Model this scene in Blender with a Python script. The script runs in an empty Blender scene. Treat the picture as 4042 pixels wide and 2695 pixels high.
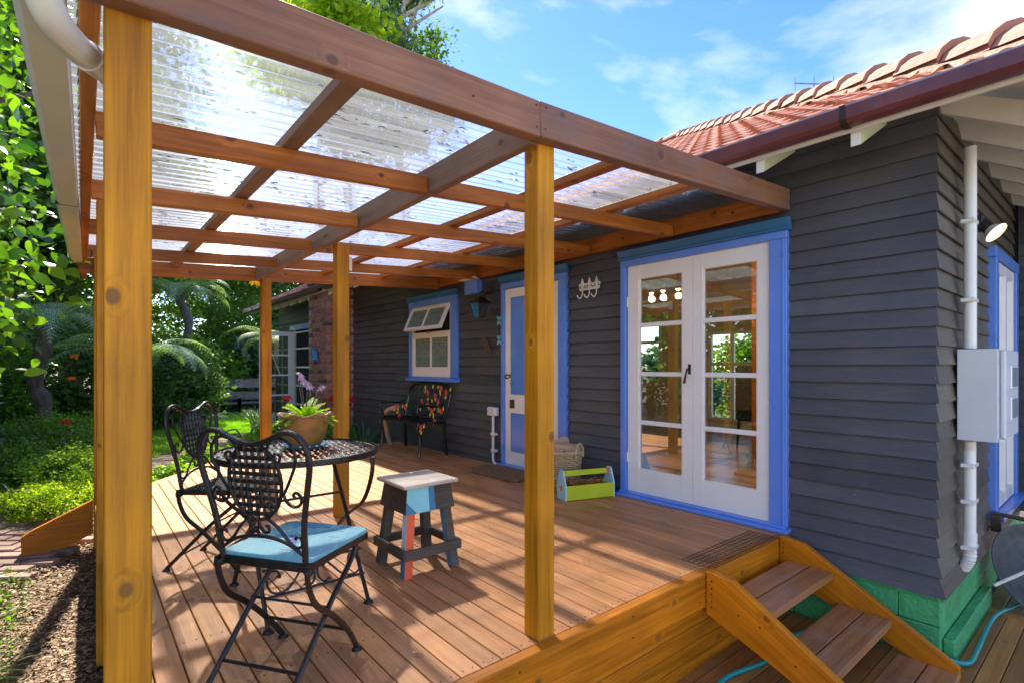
import bpy, bmesh, math, random
import numpy as np
from mathutils import Vector, Matrix
random.seed(7); NR=np.random.default_rng(7)
S=bpy.context.scene; COL=S.collection
PI=math.pi
# ---------------------------------------------------------------- camera
F_=2060.; TH=math.atan(1712/2060.); SN=math.sin(TH); CS=math.cos(TH); EYE=1.13
cd=bpy.data.cameras.new('camera'); cam=bpy.data.objects.new('camera',cd); COL.objects.link(cam)
cam.location=(0,0,EYE); cam.rotation_euler=(PI/2,0,-TH)
cd.sensor_width=36; cd.lens=36*F_/4042; cd.shift_y=98.5/4042; cd.clip_start=.05; cd.clip_end=600
S.camera=cam
def gx(dx,Y):                       # world x of a column of the photograph at distance Y
    a=(dx*1.7185-2021)/F_; return Y*(SN+a*CS)/(CS-a*SN)
# ---------------------------------------------------------------- light
SUN_AZ=math.radians(13); SUN_EL=math.radians(48)
W=bpy.data.worlds.new('World'); S.world=W; W.use_nodes=True
nt=W.node_tree; nt.nodes.clear()
def N(t,**k):
    n=nt.nodes.new(t)
    for a,b in k.items(): setattr(n,a,b)
    return n
CL=(0,0,0)
out=N('ShaderNodeOutputWorld'); bg=N('ShaderNodeBackground'); sky=N('ShaderNodeTexSky')
sky.sky_type='NISHITA'; sky.sun_disc=False; sky.sun_elevation=SUN_EL; sky.sun_rotation=SUN_AZ; sky.air_density=1.0; sky.dust_density=.1; sky.ozone_density=2.6
tc=N('ShaderNodeTexCoord'); mp=N('ShaderNodeMapping'); mp.inputs['Scale'].default_value=(1,1,2.6); mp.inputs['Location'].default_value=CL
ns=N('ShaderNodeTexNoise'); ns.inputs['Scale'].default_value=2.3; ns.inputs['Detail'].default_value=9; ns.inputs['Roughness'].default_value=.56; ns.inputs['Distortion'].default_value=.35
rp=N('ShaderNodeValToRGB'); rp.color_ramp.elements[0].position=.42; rp.color_ramp.elements[1].position=.80
mx=N('ShaderNodeMixRGB'); mx.inputs[2].default_value=(4.5,4.3,4.15,1)
hs=N('ShaderNodeHueSaturation'); hs.inputs['Hue'].default_value=.522; hs.inputs['Saturation'].default_value=1.3; hs.inputs['Value'].default_value=1.0
L=nt.links.new
L(tc.outputs['Generated'],mp.inputs[0]); L(mp.outputs[0],ns.inputs[0]); L(ns.outputs[0],rp.inputs[0]); L(rp.outputs[0],mx.inputs[0])
L(sky.outputs[0],hs.inputs['Color']); L(hs.outputs[0],mx.inputs[1]); L(mx.outputs[0],bg.inputs[0]); L(bg.outputs[0],out.inputs[0])
bg.inputs[1].default_value=.066
sl=bpy.data.lights.new('sun','SUN'); sl.energy=2.0; sl.angle=math.radians(1.1); sl.color=(1,.91,.78)
so=bpy.data.objects.new('sun',sl); COL.objects.link(so)
sd=Vector((math.sin(SUN_AZ)*math.cos(SUN_EL),math.cos(SUN_AZ)*math.cos(SUN_EL),math.sin(SUN_EL)))
so.rotation_euler=sd.to_track_quat('Z','Y').to_euler(); so.location=(3,6,12)
S.view_settings.view_transform='Standard'; S.view_settings.look='None'; S.view_settings.exposure=2.65; S.view_settings.gamma=1; S.view_settings.use_curve_mapping=False
try:
    S.cycles.max_bounces=10; S.cycles.transparent_max_bounces=24; S.cycles.diffuse_bounces=4; S.cycles.glossy_bounces=4; S.cycles.transmission_bounces=6
except Exception: pass
# ---------------------------------------------------------------- materials
def newmat(name):
    m=bpy.data.materials.new(name); m.use_nodes=True; t=m.node_tree; b=t.nodes['Principled BSDF']
    return m,t,b
def mnode(t,ty,**k):
    n=t.nodes.new(ty)
    for a,v in k.items():
        if a in n.inputs: n.inputs[a].default_value=v
        else: setattr(n,a,v)
    return n
def pm(name,col,rough=.6,metal=0,var=.15,scale=8,bump=.0,bscale=60,spec=.5,col2=None,blot=None,rand=.0,coat=0,stretch=(1,1,1)):
    m,t,b=newmat(name); l=t.links.new
    tcn=mnode(t,'ShaderNodeTexCoord'); mpn=mnode(t,'ShaderNodeMapping'); mpn.inputs['Scale'].default_value=stretch
    l(tcn.outputs['Object'],mpn.inputs[0])
    n=mnode(t,'ShaderNodeTexNoise',Scale=scale,Detail=6,Roughness=.6); l(mpn.outputs[0],n.inputs['Vector'])
    r=mnode(t,'ShaderNodeValToRGB'); r.color_ramp.elements[0].position=.3; r.color_ramp.elements[1].position=.7
    c2=col2 or tuple(min(1,c*(1+var)) for c in col); c1=tuple(c*(1-var) for c in col) if not col2 else col
    r.color_ramp.elements[0].color=(*c1,1); r.color_ramp.elements[1].color=(*c2,1)
    l(n.outputs[0],r.inputs[0]); o=r.outputs[0]
    if rand>0:
        oi=mnode(t,'ShaderNodeObjectInfo'); mr=mnode(t,'ShaderNodeMapRange'); mr.inputs[3].default_value=1-rand; mr.inputs[4].default_value=1+rand
        h=mnode(t,'ShaderNodeHueSaturation'); l(oi.outputs['Random'],mr.inputs[0]); l(mr.outputs[0],h.inputs['Value']); l(o,h.inputs['Color']); o=h.outputs[0]
    l(o,b.inputs['Base Color'])
    n2=mnode(t,'ShaderNodeTexNoise',Scale=scale*2.3,Detail=3); l(mpn.outputs[0],n2.inputs['Vector'])
    m2=mnode(t,'ShaderNodeMapRange'); m2.inputs[3].default_value=max(.02,rough-.1); m2.inputs[4].default_value=min(1,rough+.12); l(n2.outputs[0],m2.inputs[0]); l(m2.outputs[0],b.inputs['Roughness'])
    b.inputs['Metallic'].default_value=metal; b.inputs['Specular IOR Level'].default_value=spec; b.inputs['Coat Weight'].default_value=coat
    if bump>0:
        nb=mnode(t,'ShaderNodeTexNoise',Scale=bscale,Detail=5); l(mpn.outputs[0],nb.inputs['Vector'])
        bp=mnode(t,'ShaderNodeBump',Strength=bump,Distance=.01); l(nb.outputs[0],bp.inputs['Height']); l(bp.outputs[0],b.inputs['Normal'])
    return m
def speck(m,col=(.45,.45,.45),sc=13.0,th=.022):
    t=m.node_tree; l=t.links.new; b=t.nodes['Principled BSDF']; src=b.inputs['Base Color'].links[0].from_socket
    tcn=mnode(t,'ShaderNodeTexCoord'); oi=mnode(t,'ShaderNodeObjectInfo'); ad=mnode(t,'ShaderNodeVectorMath',operation='ADD'); l(tcn.outputs['Object'],ad.inputs[0]); l(oi.outputs['Random'],ad.inputs[1])
    v=mnode(t,'ShaderNodeTexVoronoi',Scale=sc); l(ad.outputs[0],v.inputs['Vector']); mr=mnode(t,'ShaderNodeMapRange'); mr.inputs[1].default_value=th; mr.inputs[2].default_value=th*1.6; mr.inputs[3].default_value=.8; mr.inputs[4].default_value=0; l(v.outputs['Distance'],mr.inputs[0])
    n=mnode(t,'ShaderNodeTexNoise',Scale=1.7,Detail=4); l(ad.outputs[0],n.inputs['Vector']); m2=mnode(t,'ShaderNodeMapRange'); m2.inputs[1].default_value=.45; m2.inputs[2].default_value=.8; m2.inputs[3].default_value=0; m2.inputs[4].default_value=.16; l(n.outputs[0],m2.inputs[0])
    dx=mnode(t,'ShaderNodeMixRGB'); l(m2.outputs[0],dx.inputs[0]); l(src,dx.inputs[1]); dx.inputs[2].default_value=(.30,.27,.25,1)
    mx_=mnode(t,'ShaderNodeMixRGB'); l(mr.outputs[0],mx_.inputs[0]); l(dx.outputs[0],mx_.inputs[1]); mx_.inputs[2].default_value=(*col,1); l(mx_.outputs[0],b.inputs['Base Color'])
def wood(name,ca,cb,rough=.45,knot=.6,kcol=None,stain=None,rand=.18,coat=.0,gs=1.0,bump=.25,wear=0):
    """grain runs along local x"""
    m,t,b=newmat(name); l=t.links.new
    tcn=mnode(t,'ShaderNodeTexCoord'); oi=mnode(t,'ShaderNodeObjectInfo')
    of=mnode(t,'ShaderNodeVectorMath',operation='SCALE'); of.inputs['Scale'].default_value=37.0
    cb3=mnode(t,'ShaderNodeCombineXYZ'); l(oi.outputs['Random'],cb3.inputs[0]); l(oi.outputs['Random'],cb3.inputs[1]); l(oi.outputs['Random'],cb3.inputs[2])
    l(cb3.outputs[0],of.inputs[0])
    ad=mnode(t,'ShaderNodeVectorMath',operation='ADD'); l(tcn.outputs['Object'],ad.inputs[0]); l(of.outputs[0],ad.inputs[1])
    # knots: one per stretch of timber, round on whichever face they come out
    sp=mnode(t,'ShaderNodeSeparateXYZ'); l(tcn.outputs['Object'],sp.inputs[0])
    def mth(op,x,y=None,z=None):
        n=mnode(t,'ShaderNodeMath',operation=op)
        for i,q in enumerate((x,y,z)):
            if q is None: continue
            if isinstance(q,(int,float)): n.inputs[i].default_value=q
            else: l(q,n.inputs[i])
        return n.outputs[0]
    W1=mth('MULTIPLY_ADD',oi.outputs['Random'],53.0,mth('MULTIPLY',sp.outputs[0],1.25))
    vo=mnode(t,'ShaderNodeTexVoronoi',voronoi_dimensions='1D',Scale=1.0); vo.inputs['Randomness'].default_value=1; l(W1,vo.inputs['W'])
    cc=mnode(t,'ShaderNodeSeparateXYZ'); l(vo.outputs['Color'],cc.inputs[0])
    dx=mth('DIVIDE',vo.outputs['Distance'],1.25*1.3); q=mth('ADD',sp.outputs[1],sp.outputs[2]); qc=mth('MULTIPLY_ADD',cc.outputs[0],.24,-.07)
    dq=mth('SUBTRACT',q,qc); r2=mth('SQRT',mth('ADD',mth('MULTIPLY',dx,dx),mth('MULTIPLY',dq,dq)))
    kr=mth('MULTIPLY_ADD',cc.outputs[1],.010,.007)
    kn=mnode(t,'ShaderNodeMapRange'); kn.inputs[3].default_value=1; kn.inputs[4].default_value=0; l(mth('SUBTRACT',r2,kr),kn.inputs[0]); kn.inputs[1].default_value=0.0; kn.inputs[2].default_value=.007
    halo=mnode(t,'ShaderNodeMapRange'); halo.inputs[1].default_value=.0; halo.inputs[2].default_value=.045; halo.inputs[3].default_value=1; halo.inputs[4].default_value=0; l(r2,halo.inputs[0])
    mg=mnode(t,'ShaderNodeMapping'); mg.inputs['Scale'].default_value=(1.1*gs,30*gs,30*gs); l(ad.outputs[0],mg.inputs[0])
    w=mnode(t,'ShaderNodeTexNoise',Scale=1.0,Detail=9,Roughness=.66,Distortion=.55)
    sc=mnode(t,'ShaderNodeCombineXYZ'); l(mth('MULTIPLY',halo.outputs[0],1.8),sc.inputs[1]); l(mth('MULTIPLY',halo.outputs[0],.8),sc.inputs[0])
    adg=mnode(t,'ShaderNodeVectorMath',operation='ADD'); l(mg.outputs[0],adg.inputs[0]); l(sc.outputs[0],adg.inputs[1]); l(adg.outputs[0],w.inputs['Vector'])
    fine=mnode(t,'ShaderNodeTexNoise',Scale=1.0,Detail=4,Roughness=.7); mf=mnode(t,'ShaderNodeMapping'); mf.inputs['Scale'].default_value=(4,110,110); l(ad.outputs[0],mf.inputs[0]); l(mf.outputs[0],fine.inputs['Vector'])
    mixf=mnode(t,'ShaderNodeMath',operation='MULTIPLY_ADD'); l(fine.outputs[0],mixf.inputs[0]); mixf.inputs[1].default_value=.35; l(w.outputs[0],mixf.inputs[2])
    r=mnode(t,'ShaderNodeValToRGB'); r.color_ramp.elements[0].position=.47; r.color_ramp.elements[1].position=.82
    r.color_ramp.elements[0].color=(*ca,1); r.color_ramp.elements[1].color=(*cb,1); l(mixf.outputs[0],r.inputs[0]); o=r.outputs[0]
    # large patches
    lg=mnode(t,'ShaderNodeTexNoise',Scale=2.2,Detail=3); l(ad.outputs[0],lg.inputs['Vector'])
    lr=mnode(t,'ShaderNodeMapRange'); lr.inputs[1].default_value=.3; lr.inputs[2].default_value=.7; lr.inputs[3].default_value=.74; lr.inputs[4].default_value=1.2; l(lg.outputs[0],lr.inputs[0])
    rr=mnode(t,'ShaderNodeMapRange'); rr.inputs[3].default_value=1-rand; rr.inputs[4].default_value=1+rand; l(oi.outputs['Random'],rr.inputs[0])
    mu=mnode(t,'ShaderNodeMath',operation='MULTIPLY'); l(lr.outputs[0],mu.inputs[0]); l(rr.outputs[0],mu.inputs[1])
    h=mnode(t,'ShaderNodeHueSaturation'); l(mu.outputs[0],h.inputs['Value']); l(o,h.inputs['Color']); o=h.outputs[0]
    if wear:
        wn=mnode(t,'ShaderNodeTexNoise',Scale=3.3,Detail=8,Roughness=.7); l(ad.outputs[0],wn.inputs['Vector'])
        wr=mnode(t,'ShaderNodeMapRange'); wr.inputs[1].default_value=.5; wr.inputs[2].default_value=.72; wr.inputs[3].default_value=0; wr.inputs[4].default_value=wear; l(wn.outputs[0],wr.inputs[0])
        mw=mnode(t,'ShaderNodeMixRGB'); l(wr.outputs[0],mw.inputs[0]); l(o,mw.inputs[1]); mw.inputs[2].default_value=(*(stain or (.2,.17,.15)),1); o=mw.outputs[0]
    if knot>0:
        ks=mnode(t,'ShaderNodeMath',operation='MULTIPLY'); l(kn.outputs[0],ks.inputs[0]); ks.inputs[1].default_value=knot
        mk2=mnode(t,'ShaderNodeMixRGB'); l(ks.outputs[0],mk2.inputs[0]); l(o,mk2.inputs[1]); mk2.inputs[2].default_value=(*(kcol or tuple(c*.3 for c in ca)),1); o=mk2.outputs[0]
    l(o,b.inputs['Base Color'])
    ro=mnode(t,'ShaderNodeMapRange'); ro.inputs[3].default_value=rough-.1; ro.inputs[4].default_value=rough+.15; l(w.outputs[0],ro.inputs[0]); l(ro.outputs[0],b.inputs['Roughness'])
    b.inputs['Coat Weight'].default_value=coat; b.inputs['Coat Roughness'].default_value=.3; b.inputs['Specular IOR Level'].default_value=.3
    bp=mnode(t,'ShaderNodeBump',Strength=bump,Distance=.004); l(mixf.outputs[0],bp.inputs['Height']); l(bp.outputs[0],b.inputs['Normal'])
    return m
def leafmat(name,ca,cb,trans=.45,rough=.45,cc=None):
    m=bpy.data.materials.new(name); m.use_nodes=True; t=m.node_tree; t.nodes.clear(); l=t.links.new
    ge=mnode(t,'ShaderNodeNewGeometry'); oi=mnode(t,'ShaderNodeObjectInfo')
    r=mnode(t,'ShaderNodeValToRGB'); r.color_ramp.elements[0].color=(*ca,1); r.color_ramp.elements[1].color=(*cb,1)
    if cc: e=r.color_ramp.elements.new(.96); e.color=(*cc,1); r.color_ramp.elements[1].position=.9
    l(ge.outputs['Random Per Island'],r.inputs[0])
    h=mnode(t,'ShaderNodeHueSaturation'); mr=mnode(t,'ShaderNodeMapRange'); mr.inputs[3].default_value=.85; mr.inputs[4].default_value=1.15; l(oi.outputs['Random'],mr.inputs[0]); l(mr.outputs[0],h.inputs['Value']); l(r.outputs[0],h.inputs['Color'])
    b=mnode(t,'ShaderNodeBsdfPrincipled'); b.inputs['Roughness'].default_value=rough; l(h.outputs[0],b.inputs['Base Color'])
    tr=mnode(t,'ShaderNodeBsdfTranslucent'); h2=mnode(t,'ShaderNodeMixRGB',blend_type='MULTIPLY'); h2.inputs[0].default_value=1; h2.inputs[2].default_value=(1.9,1.75,.5,1); l(h.outputs[0],h2.inputs[1]); l(h2.outputs[0],tr.inputs[0])
    mx=mnode(t,'ShaderNodeMixShader'); mx.inputs[0].default_value=trans; l(b.outputs[0],mx.inputs[1]); l(tr.outputs[0],mx.inputs[2])
    o=mnode(t,'ShaderNodeOutputMaterial'); l(mx.outputs[0],o.inputs[0]); return m
def glassmat(name,tint=(.9,.95,.95),refl=1.0,diff=0,dcol=(.8,.8,.8),rough=0.0,ior=1.5,bumps=0,bsc=60):
    m=bpy.data.materials.new(name); m.use_nodes=True; t=m.node_tree; t.nodes.clear(); l=t.links.new
    tr=mnode(t,'ShaderNodeBsdfTransparent'); tr.inputs[0].default_value=(*tint,1)
    gl=mnode(t,'ShaderNodeBsdfGlossy'); gl.inputs['Roughness'].default_value=rough; gl.inputs[0].default_value=(1,1,1,1)
    fr=mnode(t,'ShaderNodeFresnel'); fr.inputs[0].default_value=ior
    ml=mnode(t,'ShaderNodeMath',operation='MULTIPLY'); ml.inputs[1].default_value=refl; ml.use_clamp=True; l(fr.outputs[0],ml.inputs[0])
    if bumps:
        n=mnode(t,'ShaderNodeTexNoise',Scale=bsc,Detail=2); tcn=mnode(t,'ShaderNodeTexCoord'); l(tcn.outputs['Object'],n.inputs['Vector'])
        bp=mnode(t,'ShaderNodeBump',Strength=bumps,Distance=.01); l(n.outputs[0],bp.inputs['Height']); l(bp.outputs[0],gl.inputs['Normal']); l(bp.outputs[0],fr.inputs['Normal'])
    a=mnode(t,'ShaderNodeMixShader'); l(ml.outputs[0],a.inputs[0]); l(tr.outputs[0],a.inputs[1]); l(gl.outputs[0],a.inputs[2]); o=a.outputs[0]
    return m,t,o
def endmat(t,o):
    u=mnode(t,'ShaderNodeOutputMaterial'); t.links.new(o,u.inputs[0])
M={}
# stained pine: amber on posts, weathered on beams
M['post']=wood('post_stain',(.34,.125,.002),(.64,.265,.006),.5,.75,rand=.12,coat=.0,kcol=(.13,.06,.02))
M['fascia']=wood('fascia_stain',(.34,.10,.001),(.66,.215,.004),.48,.55,rand=.12,coat=.0,kcol=(.12,.05,.015))
M['rafter']=wood('rafter_stain',(.23,.065,.006),(.50,.17,.024),.45,.75,rand=.14,coat=.1,kcol=(.09,.03,.015))
M['beam']=wood('beam_weathered',(.19,.08,.035),(.31,.15,.075),.5,.6,rand=.12,coat=.05,stain=(.17,.125,.12),wear=.75,kcol=(.06,.035,.03))
M['midbeam']=wood('midbeam_weathered',(.21,.11,.06),(.32,.2,.13),.6,.7,rand=.1,stain=(.2,.17,.14),wear=.7,kcol=(.08,.04,.02))
M['deck']=wood('deck_board',(.38,.14,.038),(.63,.285,.10),.48,.25,rand=.17,coat=.08,stain=(.48,.28,.15),wear=.4,gs=.9,bump=.35)
M['lowdeck']=wood('lower_deck_board',(.30,.12,.025),(.46,.21,.05),.42,.3,rand=.22,coat=.1,stain=(.3,.2,.13),wear=.4)
M['tread']=wood('tread_board',(.25,.10,.030),(.42,.19,.07),.45,.2,rand=.1,stain=(.36,.25,.19),wear=.55)
M['oldwood']=wood('old_grey_wood',(.16,.15,.15),(.34,.32,.33),.8,.5,rand=.15,bump=.8)
M['rustic']=wood('rustic_wood',(.06,.045,.032),(.12,.095,.07),.75,.5,rand=.15,bump=.6,stain=(.05,.10,.10),wear=.5)
M['stooltop']=wood('stool_top_wood',(.42,.31,.22),(.66,.56,.44),.5,.2,rand=.05,bump=.4,stain=(.3,.22,.16),wear=.5)
M['log']=wood('firewood',(.42,.24,.13),(.62,.42,.27),.8,.2,rand=.12,bump=.7)
M['floor_in']=wood('inner_floor',(.22,.085,.03),(.34,.15,.06),.18,0,rand=.15,coat=.6)
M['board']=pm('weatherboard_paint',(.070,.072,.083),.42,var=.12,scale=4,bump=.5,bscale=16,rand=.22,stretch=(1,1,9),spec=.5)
M['board_sidelit']=pm('weatherboard_side_light',(.12,.104,.075),.45,var=.15,scale=3,bump=.5,bscale=14,rand=.26,stretch=(1,1,9))  # same weatherboard paint, with the side wall's light put into its colour
speck(M['board']); speck(M['board_sidelit'])
M['blue']=pm('blue_paint',(.115,.27,.76),.3,var=.08,scale=3,bump=.06,bscale=25,coat=.3)
M['blue2']=pm('teal_blue_paint',(.035,.16,.34),.35,var=.12,scale=3,bump=.08,bscale=25,coat=.2)
M['white']=pm('white_paint',(.84,.83,.79),.35,var=.03,scale=4,bump=.05,bscale=30,coat=.2)
M['cream']=pm('cream_paint',(.70,.66,.54),.5,var=.05,scale=4,bump=.08,bscale=30)
M['palegreen']=pm('pale_green_paint',(.60,.66,.40),.55,var=.07,scale=6,bump=.1,bscale=30)
M['green']=pm('green_masonry_paint',(.06,.36,.13),.55,var=.22,scale=9,bump=1.0,bscale=38,rand=.08)
M['gutterbrown']=pm('brown_gutter',(.12,.03,.028),.4,var=.25,scale=5,bump=.15,bscale=40,coat=.2)
M['pvc']=pm('white_pvc',(.78,.78,.72),.3,var=.03,scale=4,coat=.3)
M['pvcold']=pm('white_pvc_stained',(.74,.74,.62),.35,var=.06,scale=3,coat=.2)
M['grease']=pm('meter_box_paint',(.62,.66,.67),.4,var=.03,scale=3)
M['black']=pm('black_iron',(.010,.010,.011),.3,metal=.2,var=.2,scale=30,coat=.5,bump=.1,bscale=120)
M['iron']=pm('worn_iron',(.045,.032,.024),.42,metal=.6,var=.35,scale=40,bump=.35,bscale=200,coat=.1)
M['ironblack']=pm('chair_iron',(.022,.019,.018),.35,metal=.5,var=.3,scale=40,bump=.3,bscale=180,coat=.2)
M['tile']=pm('terracotta_tile',(.40,.13,.06),.85,var=.2,scale=9,bump=.5,bscale=40,rand=.25,col2=(.56,.27,.18),spec=.25)
M['ridge']=pm('ridge_cap_terracotta',(.30,.12,.08),.75,var=.2,scale=4,bump=.5,bscale=35,rand=.12,col2=(.55,.30,.21))
M['mortar']=pm('sandy_mortar',(.42,.30,.21),.9,var=.2,scale=14,bump=.8,bscale=50)
M['wmortar']=pm('brick_mortar',(.42,.36,.28),.95,var=.12,scale=30,bump=.5,bscale=90)
M['brick']=None
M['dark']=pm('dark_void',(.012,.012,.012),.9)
M['black_rubber']=pm('black_rubber',(.02,.02,.02),.6)
M['seatblue']=pm('seat_blue_paint',(.15,.40,.46),.45,var=.12,scale=6,bump=.25,bscale=40,stretch=(1,9,1),rand=0)
M['navy']=pm('navy_paint',(.02,.07,.32),.4)
M['teal']=pm('teal_paint',(.05,.25,.40),.45,var=.15,scale=20)
M['ltblue']=pm('light_blue_paint',(.42,.70,.78),.5,var=.08,scale=8,bump=.15)
M['cyan']=pm('cyan_paint',(.25,.62,.64),.5,var=.06,scale=8,bump=.2)
M['midblue']=pm('mid_blue_paint',(.04,.19,.33),.5,var=.15,scale=10,bump=.3)
M['orange']=pm('orange_paint',(.85,.12,.03),.45,var=.08,scale=8,bump=.2)
M['lime']=pm('lime_paint',(.52,.60,.01),.5,var=.08,scale=6,bump=.2)
M['red']=pm('rose_red_paint',(.62,.05,.04),.35,var=.15,scale=60,coat=.4,bump=.4,bscale=90)
M['yellow']=pm('yellow_leaf_paint',(.66,.62,.05),.35,var=.15,scale=60,coat=.3)
M['terra']=pm('mossy_terracotta',(.52,.17,.035),.7,scale=9,col2=(.13,.13,.02),bump=.4,bscale=60)
M['terrarim']=pm('terracotta_rim',(.50,.22,.11),.65,var=.2,scale=12,bump=.3,bscale=60)
M['wicker']=pm('pale_wicker',(.52,.38,.20),.6,var=.25,scale=40,bump=.3,bscale=100)
M['coir']=pm('coir_mat',(.25,.125,.055),.95,var=.25,scale=60,bump=1,bscale=220)
M['brass']=pm('brass',(.62,.42,.14),.25,metal=1,var=.15)
M['bronze']=pm('bronze_letter_plate',(.10,.07,.05),.5,metal=.5)
M['hose']=pm('teal_hose',(.0,.30,.28),.35,var=.2,scale=90,coat=.3)
M['dish']=pm('weathered_dark_metal',(.075,.08,.08),.55,metal=.3,var=.3,scale=12,bump=.2,bscale=60)
M['galv']=pm('dull_brass_tap',(.22,.18,.12),.4,metal=.7,var=.25,scale=30)
M['creamiron']=pm('cream_cast_iron',(.70,.68,.58),.5)
M['ltblueglaze']=pm('pale_blue_glaze',(.16,.55,.66),.3,coat=.4)
M['purpleglaze']=pm('dark_purple_glaze',(.07,.06,.12),.35,coat=.3)
M['fishblue']=pm('cobalt_glaze',(.06,.08,.42),.3,var=.3,scale=30,coat=.4)
M['rust']=pm('brown_carved_wood',(.11,.075,.055),.7,var=.3,scale=30,bump=.4)
M['canGreen']=pm('dark_green_plastic',(.01,.16,.13),.35,coat=.2)
M['bulb']=None
M['soil']=pm('potting_soil',(.05,.032,.02),.95,bump=1)
M['bark']=pm('grey_bark',(.13,.11,.09),.9,var=.4,scale=9,bump=1,bscale=22,stretch=(3,3,.8))
M['barkpale']=pm('pale_bark',(.42,.38,.33),.85,var=.35,scale=6,bump=.7,bscale=20)
M['wire']=pm('rusty_wire',(.10,.05,.03),.6,metal=.4)
M['plaster']=pm('cream_plaster',(.66,.58,.40),.8,var=.04)
M['lead']=pm('lead_flashing',(.25,.29,.34),.45,metal=.3,var=.15)
def brickmat():
    m,t,b=newmat('clinker_brick'); l=t.links.new
    oi=mnode(t,'ShaderNodeObjectInfo'); r=mnode(t,'ShaderNodeValToRGB'); r.color_ramp.interpolation='LINEAR'
    cs=[(0,(.30,.115,.085)),(.3,(.40,.17,.12)),(.5,(.20,.085,.075)),(.62,(.10,.065,.07)),(.75,(.44,.21,.14)),(1,(.33,.15,.08))]
    while len(r.color_ramp.elements)<len(cs): r.color_ramp.elements.new(.5)
    for e,(p,c) in zip(r.color_ramp.elements,cs): e.position=p; e.color=(*c,1)
    l(oi.outputs['Random'],r.inputs[0]); tcn=mnode(t,'ShaderNodeTexCoord')
    n=mnode(t,'ShaderNodeTexNoise',Scale=14,Detail=6); l(tcn.outputs['Object'],n.inputs['Vector'])
    mr=mnode(t,'ShaderNodeMapRange'); mr.inputs[1].default_value=.3; mr.inputs[2].default_value=.7; mr.inputs[3].default_value=.6; mr.inputs[4].default_value=1.35; l(n.outputs[0],mr.inputs[0])
    h=mnode(t,'ShaderNodeHueSaturation'); l(mr.outputs[0],h.inputs['Value']); l(r.outputs[0],h.inputs['Color']); l(h.outputs[0],b.inputs['Base Color']); b.inputs['Roughness'].default_value=.85
    bp=mnode(t,'ShaderNodeBump',Strength=.6,Distance=.01); nb=mnode(t,'ShaderNodeTexNoise',Scale=60,Detail=4); l(tcn.outputs['Object'],nb.inputs['Vector']); l(nb.outputs[0],bp.inputs['Height']); l(bp.outputs[0],b.inputs['Normal'])
    return m
M['brick']=brickmat()
M['paver']=pm('weathered_paver',(.22,.15,.125),.9,var=.2,scale=8,bump=.6,bscale=50,rand=.28,col2=(.36,.24,.19))
def emit(name,c,s):
    m,t,b=newmat(name); b.inputs['Emission Color'].default_value=(*c,1); b.inputs['Emission Strength'].default_value=s; b.inputs['Base Color'].default_value=(*c,1); return m
M['bulb']=emit('lit_bulb',(1,.55,.2),3); M['lampface']=emit('lit_lamp_face',(1,.62,.28),.8)
m,t,o=glassmat('window_glass',(.90,.94,.92),3.2,ior=1.52); endmat(t,o); M['glass']=m
m,t,o=glassmat('obscure_glass',(.3,.38,.36),1.2,ior=1.5,rough=.18,bumps=1.0,bsc=75)
d=mnode(t,'ShaderNodeBsdfDiffuse'); vn=mnode(t,'ShaderNodeTexVoronoi',Scale=70); tcn=mnode(t,'ShaderNodeTexCoord'); t.links.new(tcn.outputs['Object'],vn.inputs['Vector'])
rr=mnode(t,'ShaderNodeValToRGB'); rr.color_ramp.elements[0].color=(.60,.70,.64,1); rr.color_ramp.elements[1].color=(.16,.23,.20,1); rr.color_ramp.elements[1].position=.55; t.links.new(vn.outputs['Distance'],rr.inputs[0]); t.links.new(rr.outputs[0],d.inputs[0])
a=mnode(t,'ShaderNodeMixShader'); a.inputs[0].default_value=.72; t.links.new(o,a.inputs[1]); t.links.new(d.outputs[0],a.inputs[2]); endmat(t,a.outputs[0]); M['frost']=m
# clear corrugated sheet: mostly see-through, dusty, glossy ridges
m,t,o=glassmat('clear_corrugated_plastic',(.70,.75,.79),1.6,rough=.07,ior=1.5)
l=t.links.new; tl=mnode(t,'ShaderNodeBsdfTranslucent'); tl.inputs[0].default_value=(.80,.82,.84,1); df=mnode(t,'ShaderNodeBsdfDiffuse'); df.inputs[0].default_value=(.5,.5,.5,1)
td=mnode(t,'ShaderNodeMixShader'); td.inputs[0].default_value=.25; l(tl.outputs[0],td.inputs[1]); l(df.outputs[0],td.inputs[2])
tcn=mnode(t,'ShaderNodeTexCoord'); mpn=mnode(t,'ShaderNodeMapping'); mpn.inputs['Scale'].default_value=(1.3,26,1); l(tcn.outputs['Object'],mpn.inputs[0])
nn=mnode(t,'ShaderNodeTexNoise',Scale=1.0,Detail=7,Roughness=.65); l(mpn.outputs[0],nn.inputs['Vector'])
mr=mnode(t,'ShaderNodeMapRange'); mr.inputs[1].default_value=.3; mr.inputs[2].default_value=.75; mr.inputs[3].default_value=.08; mr.inputs[4].default_value=.24; l(nn.outputs[0],mr.inputs[0])
rf=mnode(t,'ShaderNodeBsdfRefraction'); rf.inputs['Roughness'].default_value=.16; rf.inputs['IOR'].default_value=1.03; rf.inputs[0].default_value=(.66,.71,.76,1)
b2=mnode(t,'ShaderNodeMixShader'); b2.inputs[0].default_value=.5; l(o,b2.inputs[1]); l(rf.outputs[0],b2.inputs[2])
a=mnode(t,'ShaderNodeMixShader'); l(mr.outputs[0],a.inputs[0]); l(b2.outputs[0],a.inputs[1]); l(td.outputs[0],a.inputs[2]); endmat(t,a.outputs[0]); M['poly']=m
M['lf_dark']=leafmat('leaf_dark',(.035,.10,.03),(.14,.27,.07),.42)
M['lf_mid']=leafmat('leaf_mid',(.05,.15,.022),(.18,.34,.05),.45)
M['lf_blue']=leafmat('leaf_bluegreen',(.04,.14,.09),(.15,.30,.20),.3)
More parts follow.
